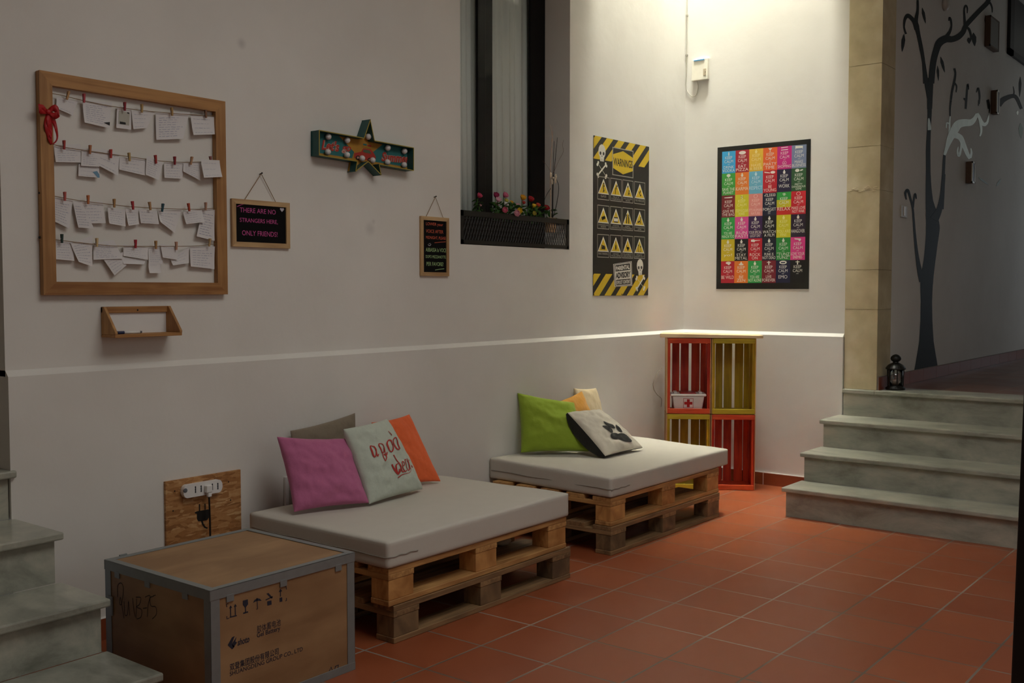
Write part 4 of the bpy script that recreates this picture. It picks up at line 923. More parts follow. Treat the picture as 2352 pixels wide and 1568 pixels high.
def mattress(label, cb, ct, seed, sag):
    loc = (sum((Vector(p) for p in cb), Vector())/4)
    t = thing('mattress', label, 'mattress', tuple(loc), 'white mattresses on the pallets')
    b = MB(); rbox(b, cb, ct, .011, seed=seed, wob=.005, sag=sag); cv_ = b.build('cover', WHITEFAB, t, smooth=True)
    b = MB(); path = []
    f = .42
    mid = [Vector(cb[k])*(1-f)+Vector(ct[k])*f for k in range(4)]; ce = sum(mid, Vector())/4
    rr = .018
    for k, nxt in ((3, 0), (0, 1)):
        a, c = mid[k], mid[nxt]
        for q in range(13):
            tt = (.02+.96*q/12)*(1 if k == 3 else .14); p = a+(c-a)*tt; o = (Vector((-1,0,0)) if k == 3 else Vector((0,-1,0)))
            path.append(p+o*.0012+Vector((0,0,.002*math.sin(q*1.4+seed))))
        if k == 3: path.append(mid[0]+Vector((.004,.004,0)))
    b.tube(path, .0022, 6); b.build('piping', GREY_SEAM, cv_, smooth=True)
    return t
crease = lambda u, v: -.006*math.exp(-((v-.05-.5*(u+.35))*9)**2)*max(0, 1-((u+.2)/.5)**2)+.004*math.exp(-((v-.16-.5*(u+.35))*9)**2)*max(0, 1-((u+.2)/.5)**2)
mattress('white covered mattress on the near pallet stack beside the plywood crate', m1b, m1t, 1.3, crease)
mattress('white covered mattress on the far pallet stack in front of the coloured shelf', m2b, m2t, 5.1, lambda u, v: -.006*math.exp(-((u+.75)*9)**2-((v+.6)*3)**2))

# ------------------------------------------------------------------ cushions
def cushion(name, label, q, T, mats, seed=0, pinch=.05, art=None, side=None, wr=.004, bow=(0,0), backm=0, n=64, pw=.38):
    TL, TR, BR, BL = [Vector(p) for p in q]; nrm = (TR-TL+BR-BL).cross(TL-BL+TR-BR).normalized()     # towards the viewer
    if nrm.dot(CP-TL) < 0: nrm = -nrm
    def P(u, v, s, o=0.0):      # u,v -1..1
        uu = u*(1-pinch*(1-v*v)*abs(u)); vv = v*(1-pinch*(1-u*u)*abs(v))
        a, c = (uu+1)/2, (vv+1)/2
        p = (BL*(1-a)+BR*a)*(1-c)+(TL*(1-a)+TR*a)*c
        h = T*(max(0, 1-u*u)*max(0, 1-v*v))**pw
        w = wr*noise.noise(Vector((u*2.2+seed, v*3.1, seed)))*2+wr*.8*noise.noise(Vector((u*6+seed, v*5-seed, 3)))
        edge = (max(0, 1-u*u)*max(0, 1-v*v))**.25
        return p+nrm*((s*h+bow[0]*(1-v*v)*T)+(w*edge*s)+s*o)
    b = MB()
    def cl(i): a = i/n*2-1; return math.copysign(1-(1-abs(a))**1.5, a)
    for s, mi in ((1, 0), (-1, backm)):
        vs = [P(cl(i), cl(j), s) for j in range(n+1) for i in range(n+1)]
        f = [(j*(n+1)+i, j*(n+1)+i+1, (j+1)*(n+1)+i+1, (j+1)*(n+1)+i) for j in range(n) for i in range(n)]
        b.add(vs, f if s > 0 else [x[::-1] for x in f], mi)
    if art: art(b, lambda u, v: P(u, v, 1, .0032))
    if side is not None:     # deep gusset along the left edge
        A = []; B = []; lf = (TL-TR).normalized()
        for k in range(17):
            v = k/16*2-1; p = P(-1, v, 1); h = side*(1-.8*abs(v)**2.5); A.append(p); B.append(p-nrm*h+lf*h*.25)
        b.add(A+B, [(k, k+1, 18+k, 17+k) for k in range(16)], backm)
        D = [P(-.55, k/16*2-1, -1) for k in range(17)]; b.add(B+D, [(k, k+1, 18+k, 17+k) for k in range(16)], backm)
    c = (TL+TR+BR+BL)/4; o = b.build(name, mats, None, smooth=True, loc=(c.x, c.y, min(BL.z, BR.z)))
    bm = bmesh.new(); bm.from_mesh(o.data); bmesh.ops.remove_doubles(bm, verts=bm.verts, dist=1e-5); bm.to_mesh(o.data); bm.free()
    tag(o, label, 'cushion', 'cushions on the pallet seats'); return o
def fab(n, c, **k): return plain(n, c, .9, var=.07, scale=90, bump=.12, sheen=.15, **k)
zc = .445
# near seat
cushion('cushion', 'plain grey taupe cushion against the wall behind the pink one', [(-3.935,-.055,.763),(-3.515,-.055,.810),(-3.51,-.08,zc),(-3.93,-.085,zc)], .03, [fab('taupe', '#8a7d6a')], 2)
cushion('cushion', 'plain pink cushion leaning at the left of the near seat', [(-4.115,-.178,.765),(-3.802,-.306,.733),(-3.805,-.456,zc),(-4.153,-.338,zc)], .062, [fab('pink', '#bf6a92')], 4, wr=.007, pinch=.06)
cushion('cushion', 'plain orange cushion leaning at the right of the near seat', [ony(853,970,-.11),ony(940,951,-.14),onz(1012,1105,zc-.005),(-3.42,-.24,zc-.005)], .042, [fab('orange', '#ec6a36')], 7)
REDT = plain('red script', '#b5322c', .8)
def script(b, P):
    G2 = crop(0, 0, 1)
    # cushion face in crop pixels: TL(75,270) TR(690,140) BR(1235,1190) BL(470,1430)
    TL, TR, BR, BL = Vector((85,250)), Vector((690,140)), Vector((1235,1190)), Vector((460,1430))
    def inv(X, Y):
        u = v = .5
        for _ in range(12):
            p = (BL*(1-u)+BR*u)*(1-v)+(TL*(1-u)+TR*u)*v; e = Vector((X, Y))-p
            du = (BR-BL)*(1-v)+(TR-TL)*v; dv = (TL-BL)*(1-u)+(TR-BR)*u; det = du.x*dv.y-du.y*dv.x
            u += (e.x*dv.y-e.y*dv.x)/det; v += (du.x*e.y-du.y*e.x)/det
        return u*2-1, v*2-1
    pl = lambda x, y: P(*inv(x, y))
    def st(pts, w=26):
        c = bez([Vector((x, y)).to_3d() for x, y in pts], 5); ww = w if not isinstance(w, (list, tuple)) else smooth_w(list(w), 5)
        ww = [q*.68 for q in ww] if isinstance(ww, list) else ww*.68
        b.ribbon([(p.x, p.y) for p in c], ww, pl, 1)
    # "a"
    st([(395,590),(350,580),(348,640),(385,750),(410,745),(415,660),(395,585)], 24); st([(395,585),(420,690),(440,750),(455,715)], 22)
    # "g"
    st([(500,560),(460,555),(455,600),(500,690),(525,690),(520,620),(500,560)], 20); st([(505,560),(545,680),(560,760),(540,830),(515,700)], 16)
    # "oo"
    st([(590,505),(565,560),(600,660),(650,680),(655,600),(625,520),(590,505)], 26); st([(530,720),(565,735),(575,690)], 22)
    # "d"
    st([(690,470),(665,520),(700,640),(745,650),(750,570),(720,480),(690,470)], 26); st([(615,355),(645,430)], (16,26)); st([(740,500),(765,600),(775,640)], 18)
    # "idea!"
    st([(640,880),(680,950),(720,1020),(745,1030),(740,960)], 24); st([(665,735),(700,810),(750,910),(800,990),(830,985)], 26); st([(715,880),(690,900),(720,1000),(750,1020),(765,960),(730,885)], 22)
    st([(800,910),(830,880),(815,840),(785,850),(800,930),(850,985),(880,960)], 22); st([(890,800),(855,800),(870,880),(910,950),(940,940),(935,880),(905,800)], 22); st([(910,770),(940,860),(970,940)], 16)
    st([(935,790),(950,800)], 14); st([(985,870),(1005,905)], 22)
    st([(745,1085),(800,1040),(870,1015),(940,990),(970,945)], (24,18,12,9,6))
cushion('cushion', 'pale mint cushion with red script in the middle of the near seat', [(-3.835,-.318,.782),(-3.49,-.258,.792),(-3.389,-.405,zc-.004),(-3.809,-.462,zc-.004)], .06, [fab('mint', '#c2cabb'), REDT], 11, art=script, pinch=.03, wr=.008)
# far seat
cushion('cushion', 'plain cream cushion against the wall behind the amber one', [(-1.56,-.05,.79),(-1.30,-.05,.772),(-1.265,-.13,zc),(-1.58,-.13,zc)], .042, [fab('cream', '#cbb893')], 15)
cushion('cushion', 'amber yellow cushion half hidden between the green and the cream ones', [ony(1262,928,-.14),ony(1336,898,-.135),(-1.50,-.24,zc),(-1.83,-.26,zc)], .038, [fab('amber', '#cf9338')], 18)
cushion('cushion', 'plain green cushion leaning on the wall at the left of the far seat', [(-2.135,-.028,.802),(-1.836,-.244,.731),(-1.912,-.41,zc+.005),(-2.212,-.115,zc+.005)], .075, [fab('lime green', '#8fa82a')], 22, wr=.006, pinch=.06)
def paw(b, P):
    def el(cx, cy, rx, ry, rot=0):
        pts = [(cx+rx*math.cos(t)*math.cos(rot)-ry*math.sin(t)*math.sin(rot), cy+rx*math.cos(t)*math.sin(rot)+ry*math.sin(t)*math.cos(rot)) for t in [2*PI*i/16 for i in range(16)]]
        R_ = [0, .3, .6, .82, 1.0]; vs = [P(cx+(p[0]-cx)*k, cy+(p[1]-cy)*k) for k in R_ for p in pts]
        b.add(vs, [(k*16+i, k*16+(i+1) % 16, (k+1)*16+(i+1) % 16, (k+1)*16+i) for k in range(4) for i in range(16)], 1)
    el(-.24,-.14,.12,.22,.9); el(.02,.02,.12,.22,.25); el(-.16,-.46,.19,.14,.1); el(.32,-.2,.12,.19,-.4); el(.2,-.6,.31,.19,-.2); el(.02,-.55,.14,.14); el(.38,-.68,.15,.14)
o = cushion('cushion', 'white cushion with a black paw print and black side lying on the far seat', [(-2.0,-.31,.688),(-1.66,-.315,.678),(-1.542,-.567,zc-.003),(-1.962,-.561,zc-.003)], .055, [fab('off white', '#d2cbbb'), fab('black fabric', '#171512')], 27, art=paw, wr=.009, backm=1, pinch=.04, side=.065)

# something pale stowed between the near pallets
c = Vector((-3.16, -.72, HP+.002))
t = thing('cloth_bundle', 'pale beige bundle tucked between the two near pallets', 'cloth', tuple(c)); 
b = MB(); b.ball(c+Vector((.02,.0,.022)), .03, 0, 14, 8, 1.7, 1.3, .75); b.ball(c+Vector((-.07,.05,.02)), .022, 0, 12, 8, 1.3, 1.5, .9); b.ball(c+Vector((-.02,.04,.014)), .022, 0, 12, 8, 2.2, 1.2, .6)
b.build('folded_cloth', fab('beige cloth', '#c2a887'), t, smooth=True)

# ================================================================== PLYWOOD CRATE
cx0, cx1, cy0, cy1, czt = -5.131, -4.487, -1.088, -.446, .45
cr = thing('plywood_crate', 'large plywood shipping crate with metal edges in the foreground', 'crate', ((cx0+cx1)/2, (cy0+cy1)/2, 0))
e = .006
b = MB(); b.box(cx0+.004, cx1-.004, cy0+e, cy1-e, czt-.02, czt-.003); b.build('lid', PLY, cr)
b = MB(); b.box(cx0+.012, cx1-.012, cy0+.004, cy0+.016, .012, czt-.02, 0)
PR = crop(220, 1060, 3.087); 
def fpx(X, Y): p = ony(*PR(X, Y), cy0+.0035); return (p.x, p.z)
pf = lambda x, z: Vector((x, cy0+.0034, z))
STN = plain('stencil navy', '#232534', .7)
def bx(X0, Yb0, X1, Yb1, h): a, c, d = fpx(X0, Yb0), fpx(X1, Yb1), fpx(X0, Yb0-h); zz = (a[1]+c[1])/2; return (a[0], c[0], zz, zz+(d[1]-a[1]))
letter(b, '胶体蓄电池', pf, bx(1143,1210,1312,1165,52), 1); letter(b, 'Gel Battery', pf, bx(1143,1257,1308,1205,44), 1, .01); letter(b, 'shoto', pf, bx(1005,1305,1090,1278,48), 1, .025, .2)
letter(b, '双登集团股份有限公司', pf, bx(950,1478,1297,1372,52), 1, .01); letter(b, 'SHUANGDENG GROUP CO., LTD', pf, bx(950,1525,1468,1345,36), 1, .006)
for pts in ([(935,1300),(965,1245),(985,1235),(965,1290),(985,1310),(968,1330)], [(965,1290),(998,1240),(990,1275),(1002,1280),(975,1320)]): flat(b, [fpx(*p) for p in pts], pf, 1, (0,-1,0))
def ln(pts, w=.004): b.ribbon([fpx(*p) for p in pts], w, pf, 1)
def fl(pts): flat(b, [fpx(*p) for p in pts], pf, 1, (0,-1,0))
ln([(940,1005),(926,1010),(930,1030)], .003); ln([(930,1095),(930,1115),(945,1108)], .003)
for xx, yy in ((955,1025),(988,1015)): ln([(xx,yy+10),(xx+2,yy+72)], .004); fl([(xx-10,yy+15),(xx+1,yy-8),(xx+12,yy+10)])
ln([(950,1102),(1000,1090)], .004)
fl([(1042,985),(1078,975),(1080,1010),(1064,1032),(1058,1034),(1043,1015)]); ln([(1061,1030),(1063,1068)], .004); ln([(1045,1074),(1080,1064)], .005)
fl([(1115,1000),(1125,980),(1145,968),(1165,972),(1175,985),(1145,985)]); ln([(1143,965),(1147,1045),(1138,1044)], .003)
fl([(1215,990),(1245,982),(1247,1012),(1217,1020)]); fl([(1210,935),(1225,930),(1255,965),(1245,970)]); ln([(1205,980),(1255,955)], .004)
fl([(1303,965),(1322,960),(1323,990),(1304,994)]); ln([(1310,955),(1310,915)], .004); fl([(1297,925),(1309,900),(1322,918)]); ln([(1340,888),(1350,884),(1352,905)], .003); ln([(1345,985),(1352,985),(1352,965)], .003)
ln([(1650,1500),(1668,1455),(1685,1500),(1700,1450),(1720,1440),(1715,1480),(1695,1490),(1740,1470)], .005)
b.build('front_panel', [PLY, STN], cr)
b = MB(); b.box(cx0+.004, cx0+.016, cy0+.016, cy1-.012, .012, czt-.02, 0)
def lpx(X, Y): p = onx(*PR(X, Y), cx0+.0035); return (p.y, p.z)
pL = lambda y, z: Vector((cx0+.0034, y, z))
for pts in ([(155,960),(155,880),(180,860),(195,900),(185,1000),(170,1010),(175,960),(190,1050),(200,1110)], [(200,990),(205,1080),(225,1080),(232,985),(240,1090)], [(262,965),(268,1040),(280,1100)],
            [(290,970),(285,1110)], [(285,960),(320,965),(310,1010),(290,1030),(325,1050),(320,1100),(290,1115)], [(335,1040),(362,1035)], [(350,960),(385,950),(370,1020),(365,1100)], [(410,955),(385,965),(390,1020),(425,1030),(430,1080),(400,1115)], [(405,952),(425,945)]):
    c_ = bez([Vector((x, y, 0)) for x, y in pts], 4); b.ribbon([lpx(p.x, p.y) for p in c_], .003, pL, 1)
b.build('side_panel', [PLYS, plain('marker', '#2a241f', .8)], cr)
b = MB(); b.box(cx1-.016, cx1-.004, cy0+.016, cy1-.012, .012, czt-.02); b.build('side_panel', PLYS, cr)
b = MB(); b.box(cx0+.012, cx1-.012, cy1-.016, cy1-.004, .012, czt-.02); b.build('back_panel', PLY, cr)
b = MB(); b.box(cx0+.012, cx1-.012, cy0+.014, cy1-.014, .004, .014); b.build('bottom_panel', PLY, cr)
wS, tS = .034, .0025
def strip(b_): b_.build('edge_strip', GALV, cr, bevel=.001)
for zt in (czt,):
    for y, s in ((cy0, 1), (cy1, -1)):
        b = MB(); b.box(cx0-.001, cx1+.001, y, y+s*wS*.8, zt-.003, zt); b.box(cx0-.001, cx1+.001, y, y+s*tS, zt-.036, zt); strip(b)
    for x, s in ((cx0, 1), (cx1, -1)):
        b = MB(); b.box(x, x+s*wS*.8, cy0, cy1, zt-.0025, zt+.0006); b.box(x, x+s*tS, cy0, cy1, zt-.036, zt); strip(b)
for x, sx in ((cx0, 1), (cx1, -1)):
    for y, sy in ((cy0, 1), (cy1, -1)):
        b = MB(); b.box(x+sx*.001, x+sx*(wS+.004), y+sy*.001, y+sy*.0035, .0, czt-.034); b.box(x+sx*.001, x+sx*.0035, y+sy*.001, y+sy*(wS+.004), .0, czt-.034); strip(b)
for y, s in ((cy0, 1), (cy1, -1)):
    b = MB(); b.box(cx0, cx1, y+s*.0005, y+s*.004, .0, .03); strip(b)
for x, s in ((cx0, 1), (cx1, -1)):
    b = MB(); b.box(x+s*.0005, x+s*.004, cy0, cy1, .0, .03); strip(b)
def clipb(x0, x1, y0, y1, z0, z1): b = MB(); b.box(x0, x1, y0, y1, z0, z1); b.build('metal_clip', GALV, cr, bevel=.001)
for fx in (.1, .45, .85): clipb(cx0+.644*fx, cx0+.644*fx+.03, cy0-.001, cy0+.004, czt-.055, czt-.03)
for fy in (.2, .55, .85): clipb(cx0-.001, cx0+.004, cy0+.64*fy, cy0+.64*fy+.03, czt-.055, czt-.03)
clipb(cx0+.06, cx0+.09, cy1-.006, cy1+.002, czt-.04, czt+.005)
clipb(cx0-.004, cx0+.002, cy1-.05, cy1-.02, czt-.2, czt-.13)

# ------------------------------------------------------------------ chipboard panel with power strip
V = crop(360, 1070, 9.224)
ob = thing('chipboard_panel', 'square of strand board fixed to the wall behind the crate, stencilled with a black plug', 'panel', (-4.41, -.035, .3))
b = MB(); b.box(-4.604, -4.212, -.036, -.023, .18, .612, 0)
yv = -.0364
vf = lambda X, Y: (lambda p: Vector((p.x, yv, p.z)))(ony(*V(X, Y), -.036))
for pts in ([(890,810),(918,800),(920,960),(892,965)], [(1010,800),(1035,795),(1038,920),(1012,925)], [(805,975),(860,955),(1090,915),(1110,930),(1105,1090),(1060,1150),(930,1170),(880,1172),(850,1120),(848,1012),(810,1005)]):
    b.poly([vf(*p) for p in pts], 1, (0,-1,0))
b.ribbon([(955,1160),(975,1230),(1015,1290),(1075,1320)], [38,38,36,30], vf, 1)
b.build('board', [OSB, BLACK], ob)
b = MB()
for X, Y in ((385,530),(1525,335),(350,950),(1568,720)): c = ony(*V(X, Y), -.037); b.ball((c.x, -.036, c.z), .0038, 0, 8, 5, 1, .4, 1)
b.build('screw', BLACKM, ob)
ps = thing('power_strip', 'white multi-socket power strip mounted on the strand board panel', 'power strip', (-4.43, -.05, .55))
a, c = ony(*V(560,520), -.06), ony(*V(1390,430), -.06); zc_ = (ony(*V(900,495), -.06)).z; hh = .029
b = MB(); pts = []
for t in range(9): an = PI/2+PI*t/8; pts.append((a.x+hh*.7+hh*.7*math.cos(an), -.036, zc_+hh*math.sin(an)))
for t in range(9): an = -PI/2+PI*t/8; pts.append((c.x-hh*.7+hh*.7*math.cos(an), -.036, zc_+hh*math.sin(an)))
b.prism(pts, (0,-.026,0)); b.build('housing', WHITEP, ps, bevel=.004)
SK = plain('socket dark', '#20222c', .6)
for X, Y in ((822,498),(942,480),(1180,440),(1295,425)):
    q = ony(*V(X, Y), -.062); b = MB()
    for dz in (-.011, 0, .011): b.ball((q.x, -.062, q.z+dz), .0036, 0, 8, 6, 1, .35, 1.2)
    b.box(q.x-.0025, q.x+.0025, -.0626, -.060, q.z-.014, q.z+.014); b.build('socket', SK, ps)
q = ony(*V(605,520), -.062); b = MB(); b.tube([(q.x, -.060, q.z), (q.x, -.0635, q.z)], .010, 14); b.box(q.x-.008, q.x+.008, -.0655, -.063, q.z-.002, q.z+.002); b.build('switch', plain('switch grey', '#6d7076', .5), ps)
pg_ = thing('plug_with_cable', 'white plug in the power strip with a black cable running down behind the crate', 'plug', (-4.40, -.06, .5))
q = ony(*V(1105,500), -.075); b = MB(); b.box(q.x-.016, q.x+.014, -.084, -.0625, q.z-.012, q.z+.02); b.box(q.x-.008, q.x+.011, -.082, -.066, q.z-.032, q.z-.012); b.build('plug_body', WHITEP, pg_, bevel=.003)
b = MB(); q2 = ony(*V(1135,1400), -.075); b.tube(bez([Vector((q.x+.001,-.074,q.z-.03)), Vector((q.x+.003,-.074,q.z-.1)), Vector((q2.x,-.074,q2.z)), Vector((q2.x,-.074,.1)), Vector((q2.x-.02,-.075,.006))], 6), .0042, 8); b.build('cable', BLACKM, pg_, smooth=True)
b = MB(); c = ony(655,1100,-.022); b.box(c.x-.011, c.x+.011, -.038, -.0225, .10, .54); tag(b.build('cable_duct', WHITEP, None, loc=(c.x,-.03,.1), bevel=.003), 'narrow white cable duct running down the wall behind the pink cushion', 'cable duct')

# ================================================================== FRUIT-CRATE SHELF
SH = Vector((-.288, -.745, 0)); SRZ = math.radians(33); SW = .632      # right front corner, turned across the corner
CW, CH, CD = SW/2-.0015, .544, .285
def sh(x, y, z): return SH+Vector((x*math.cos(SRZ)-y*math.sin(SRZ), x*math.sin(SRZ)+y*math.cos(SRZ), z))
ORP = wood('orange red paint', '#a8200f', '#d8471c', (40, 40, 4), .5, .05); YLP = wood('yellow paint', '#a88a12', '#d3b220', (40, 40, 4), .5, .05)
ORE = wood('orange paint rail', '#c23a14', '#e2622c', (40, 4, 40), .5, .05); YLE = wood('yellow paint rail', '#b09a1c', '#d8bf30', (40, 4, 40), .5, .05)
def fruit_crate(label, yr, z0, pm, em, seed):      # local frame: x back, y to the left, front at x = 0
    t = thing('fruit_crate', label, 'crate', (0,0,0), 'painted fruit crates stacked as a shelf'); rn = random.Random(seed); z0_ = z0; z0 = 0
    for zz in (.003, CH-.017):
        b = MB(); b.box(.014, CD-.008, .016, CW-.016, zz, zz+.014); b.build('end_board', pm, t, bevel=.002)
    for zz in (.001, CH-.037):
        b = MB(); b.box(0, .013, .010, CW-.010, zz, zz+.036); b.build('front_rail', em, t, bevel=.002)
    for s, y in ((-1, CW), (1, 0)):
        for xa, xb in ((.0, .135), (.150, CD-.008)):
            b = MB(); b.box(xa, xb, y+s*.001, y+s*.006, .002, CH-.002, 1); b.box(xa+.002, xb, y+s*.006, y+s*.010, .002, CH-.002, 0); b.build('side_slat', [pm, RAW_Z], t, bevel=.001)
        b = MB(); b.box(.013, .032, y+s*.010, y+s*.026, .037, CH-.037); b.build('corner_post', pm, t, bevel=.002)
    ws = [.019+rn.random()*.004, .011, .02, .006]; inner = CW-.02
    edges = [0] + [g*inner for g in (.12, .35, .6, .85)] + [inner]
    for k in range(5):
        a, c = edges[k]+(ws[k-1]/2 if k else 0), edges[k+1]-(ws[k]/2 if k < 4 else 0)
        b = MB(); b.box(CD-.008, CD, CW-.01-c, CW-.01-a, .004, CH-.004); b.build('back_slat', pm, t, bevel=.0015)
    t.location = sh(0, yr, z0_); t.rotation_euler = (0, 0, SRZ)
    return t
fruit_crate('orange red fruit crate, top left of the shelf, holding the first aid box', SW/2+.0015, CH+.003, ORP, ORE, 1)
fruit_crate('yellow fruit crate, top right of the shelf', 0, CH+.003, YLP, YLE, 2)
fruit_crate('yellow fruit crate, bottom left of the shelf, mostly behind the mattress', SW/2+.0015, .001, YLP, YLE, 3)
fruit_crate('orange red fruit crate, bottom right of the shelf, standing on the floor', 0, .001, ORP, ORE, 4)
b = MB(); zt = CH*2+.004
b.hexa([(-.012,-.045,zt),(.19,-.045,zt),(.19,SW+.02,zt+.004),(-.012,SW+.05,zt+.004)], [(-.012,-.045,zt+.02),(.19,-.045,zt+.02),(.19,SW+.02,zt+.033),(-.012,SW+.05,zt+.033)])
o = b.build('shelf_top', RAW_Y, None, bevel=.003); o.location = SH; o.rotation_euler = (0, 0, SRZ); tag(o, 'raw pine board lying on top of the four coloured crates', 'board')
fa = thing('first_aid_box', 'white plastic first aid box with red cross inside the top left crate', 'first aid box', (0,0,0))
ym = 0; zb0 = 0; hw0, hw1 = .098, .115
b = MB(); b.hexa([(.0,-hw0,0),(.145,-hw0,0),(.145,hw0,0),(.0,hw0,0)], [(-.012,-hw1,.105),(.152,-hw1,.105),(.152,hw1,.105),(-.012,hw1,.105)]); b.build('tub', WHITEP, fa, bevel=.008)
b = MB(); b.box(-.02, .16, -.128, .128, .105, .122); lid_ = b.build('lid', WHITEP, fa, bevel=.006)
b = MB(); b.hexa([(-.012,-.06,.122),(.15,-.06,.122),(.15,.06,.122),(-.012,.06,.122)], [(.0,-.05,.132),(.14,-.05,.132),(.14,.05,.132),(.0,.05,.132)]); b.build('handle', plain('red plastic', '#a31420', .35), lid_, bevel=.003)
for s in (-1, 1): b = MB(); b.box(.02, .12, s*.09-.012, s*.09+.012, .122, .134); b.build('lid_catch', WHITEP, lid_, bevel=.003)
def faf(y, z): return Vector((-.012*z/.105-.0006, y, z))
b = MB(); czc = .055; RC = plain('cross red', '#b0141c', .4)
b.poly([faf(y, z)+Vector((-.0002,0,0)) for y, z in rectpts(-.036, .036, czc-.036, czc+.036)], 1, (-1,0,0)); b.poly([faf(y, z)+Vector((-.0006,0,0)) for y, z in rectpts(-.033, .033, czc-.033, czc+.033)], 0, (-1,0,0))
a_, c_ = .010, .029
b.poly([faf(y, czc+z)+Vector((-.0011,0,0)) for y, z in ((-a_,-c_),(a_,-c_),(a_,-a_),(c_,-a_),(c_,a_),(a_,a_),(a_,c_),(-a_,c_),(-a_,a_),(-c_,a_),(-c_,-a_),(-a_,-a_))], 1, (-1,0,0))
b.build('cross_badge', [WHITEP, RC], fa)
fa.location = sh(.045, SW*.75, CH+.003+.018); fa.rotation_euler = (0, 0, SRZ)
# loose wire left of the shelf
b = MB(); S4 = crop(1480, 740, 3.92); pts = [ony(*S4(*p), -.03) for p in ((158,405),(110,470),(80,540),(85,600),(115,650),(155,690),(150,760))]
b.tube(bez(pts, 6), .0018, 6); tag(b.build('loose_wire', plain('thin wire', '#7d7158', .6), None, loc=tuple(pts[3]), smooth=True), 'thin loop of wire sticking out left of the coloured shelf', 'wire')

# ================================================================== LANTERN
c = Vector((.125, -1.59, CZ))
ln_ = thing('lantern', 'small black metal candle lantern on the top marble step against the stone jamb', 'lantern', tuple(c)); s = 1.0
def prof(name, pr, mt=BLACKM, seg=24): b = MB(); b.lathe([(r, h) for r, h in pr], c, seg); return b.build(name, mt, ln_, smooth=False, bevel=.002)
prof('base', [(.06,0),(.066,.004),(.066,.014),(.058,.02),(.05,.026),(.05,.03)])
prof('roof', [(.066,.142),(.068,.150),(.062,.158),(.05,.172),(.034,.182),(.02,.188),(.017,.196)])
b = MB(); b.lathe([(.012,.19),(.030,.202),(.036,.214),(.033,.228),(.02,.24),(.006,.246)], c, 20); b.build('cap_finial', BLACKM, ln_, smooth=True)
for k in range(6): an = PI/6+k*PI/3; b = MB(); b.tube([c+Vector((.052*math.cos(an),.052*math.sin(an),.025)), c+Vector((.056*math.cos(an),.056*math.sin(an),.145))], .004, 6); b.build('upright', BLACKM, ln_)
b = MB(); b.lathe([(.048,.028),(.050,.144)], c, 24); gl = b.build('glass_cylinder', glass_mat('lantern glass'), ln_, smooth=True)
b = MB(); b.lathe([(.02,.03),(.02,.07)], c, 16); b.build('candle', plain('candle wax', '#c9a79a', .5), ln_, smooth=True)

# ================================================================== CORRIDOR WALL
YC = -1.503
A6 = crop(2040, 0, 6.272); B6 = crop(2040, 230, 6.272); C6 = crop(2040, 400, 3.265)
tm_ = MB(); cnt = [0]
def stroke(Cf, pts, ws, m=0):
    cnt[0] += 1; k = len(pts); ws = ws if isinstance(ws, (list, tuple)) else [ws]*k
    P = bez([Vector((x, y, 0)) for x, y in pts], 6); W = smooth_w(list(ws), 6); o = .0012+.00012*(cnt[0] % 12)
    tm_.ribbon([(p.x, p.y) for p in P], W, lambda x, y: ony(*Cf(x, y), YC-o), m)
def leaf(Cf, a, c, w, m=0): stroke(Cf, [a, ((a[0]*2+c[0])/3, (a[1]*2+c[1])/3), ((a[0]+c[0]*2)/3, (a[1]+c[1]*2)/3), c], [2, w, w*.8, 2], m)
stroke(C6, [(287,1470),(287,1380),(287,1250),(287,1100),(287,950),(290,800),(310,650),(325,520),(335,400),(325,300),(310,200),(304,100),(302,0)], [185,150,108,90,85,96,88,92,104,88,55,42,34])
stroke(B6, [(595,1568),(580,1300),(578,1000),(577,700),(588,420),(597,200),(598,0)], [110,80,66,64,55,60,72])
stroke(A6, [(598,1568),(600,1420),(590,1250),(582,1120)], [72,80,118,150])
stroke(A6, [(545,1200),(512,900),(478,700),(437,500),(410,380),(400,300),(425,150),(425,0)], [80,46,56,56,75,60,38,32])
stroke(A6, [(415,420),(380,320),(330,255),(280,225),(242,280),(230,380),(245,450),(258,490)], [75,60,55,58,40,26,26,30])
stroke(A6, [(620,1200),(650,900),(700,700),(745,610),(830,560),(920,565),(1010,530),(1080,460),(1110,385),(1160,320),(1300,170),(1420,50),(1450,-10)], [90,88,96,110,110,85,85,72,66,68,66,66,60])
stroke(A6, [(840,530),(890,450),(912,370),(903,290),(885,255),(875,300)], [60,40,26,30,30,14])
stroke(A6, [(1110,400),(1100,250),(1098,130),(1120,80),(1142,120),(1140,190)], [40,32,24,24,20,10]); stroke(A6, [(1440,10),(1480,60),(1500,120),(1500,180)], [40,26,18,10])
stroke(A6, [(1120,390),(1165,420),(1192,500),(1190,560),(1170,600)], [40,34,28,26,34])
for a, c, w in (((230,490),(203,745),52),((490,110),(540,340),44),((755,815),(815,1045),46),((712,945),(725,1165),36),((1228,470),(1248,665),70),((1400,215),(1418,430),36),((1155,540),(1172,630),50),((1905,1105),(1895,1395),40)): leaf(A6, a, c, w)
stroke(C6, [(345,340),(385,260),(405,150),(417,0)], [70,42,30,26]); stroke(B6, [(770,1568),(790,1300),(800,1000),(812,780)], [62,48,40,34])
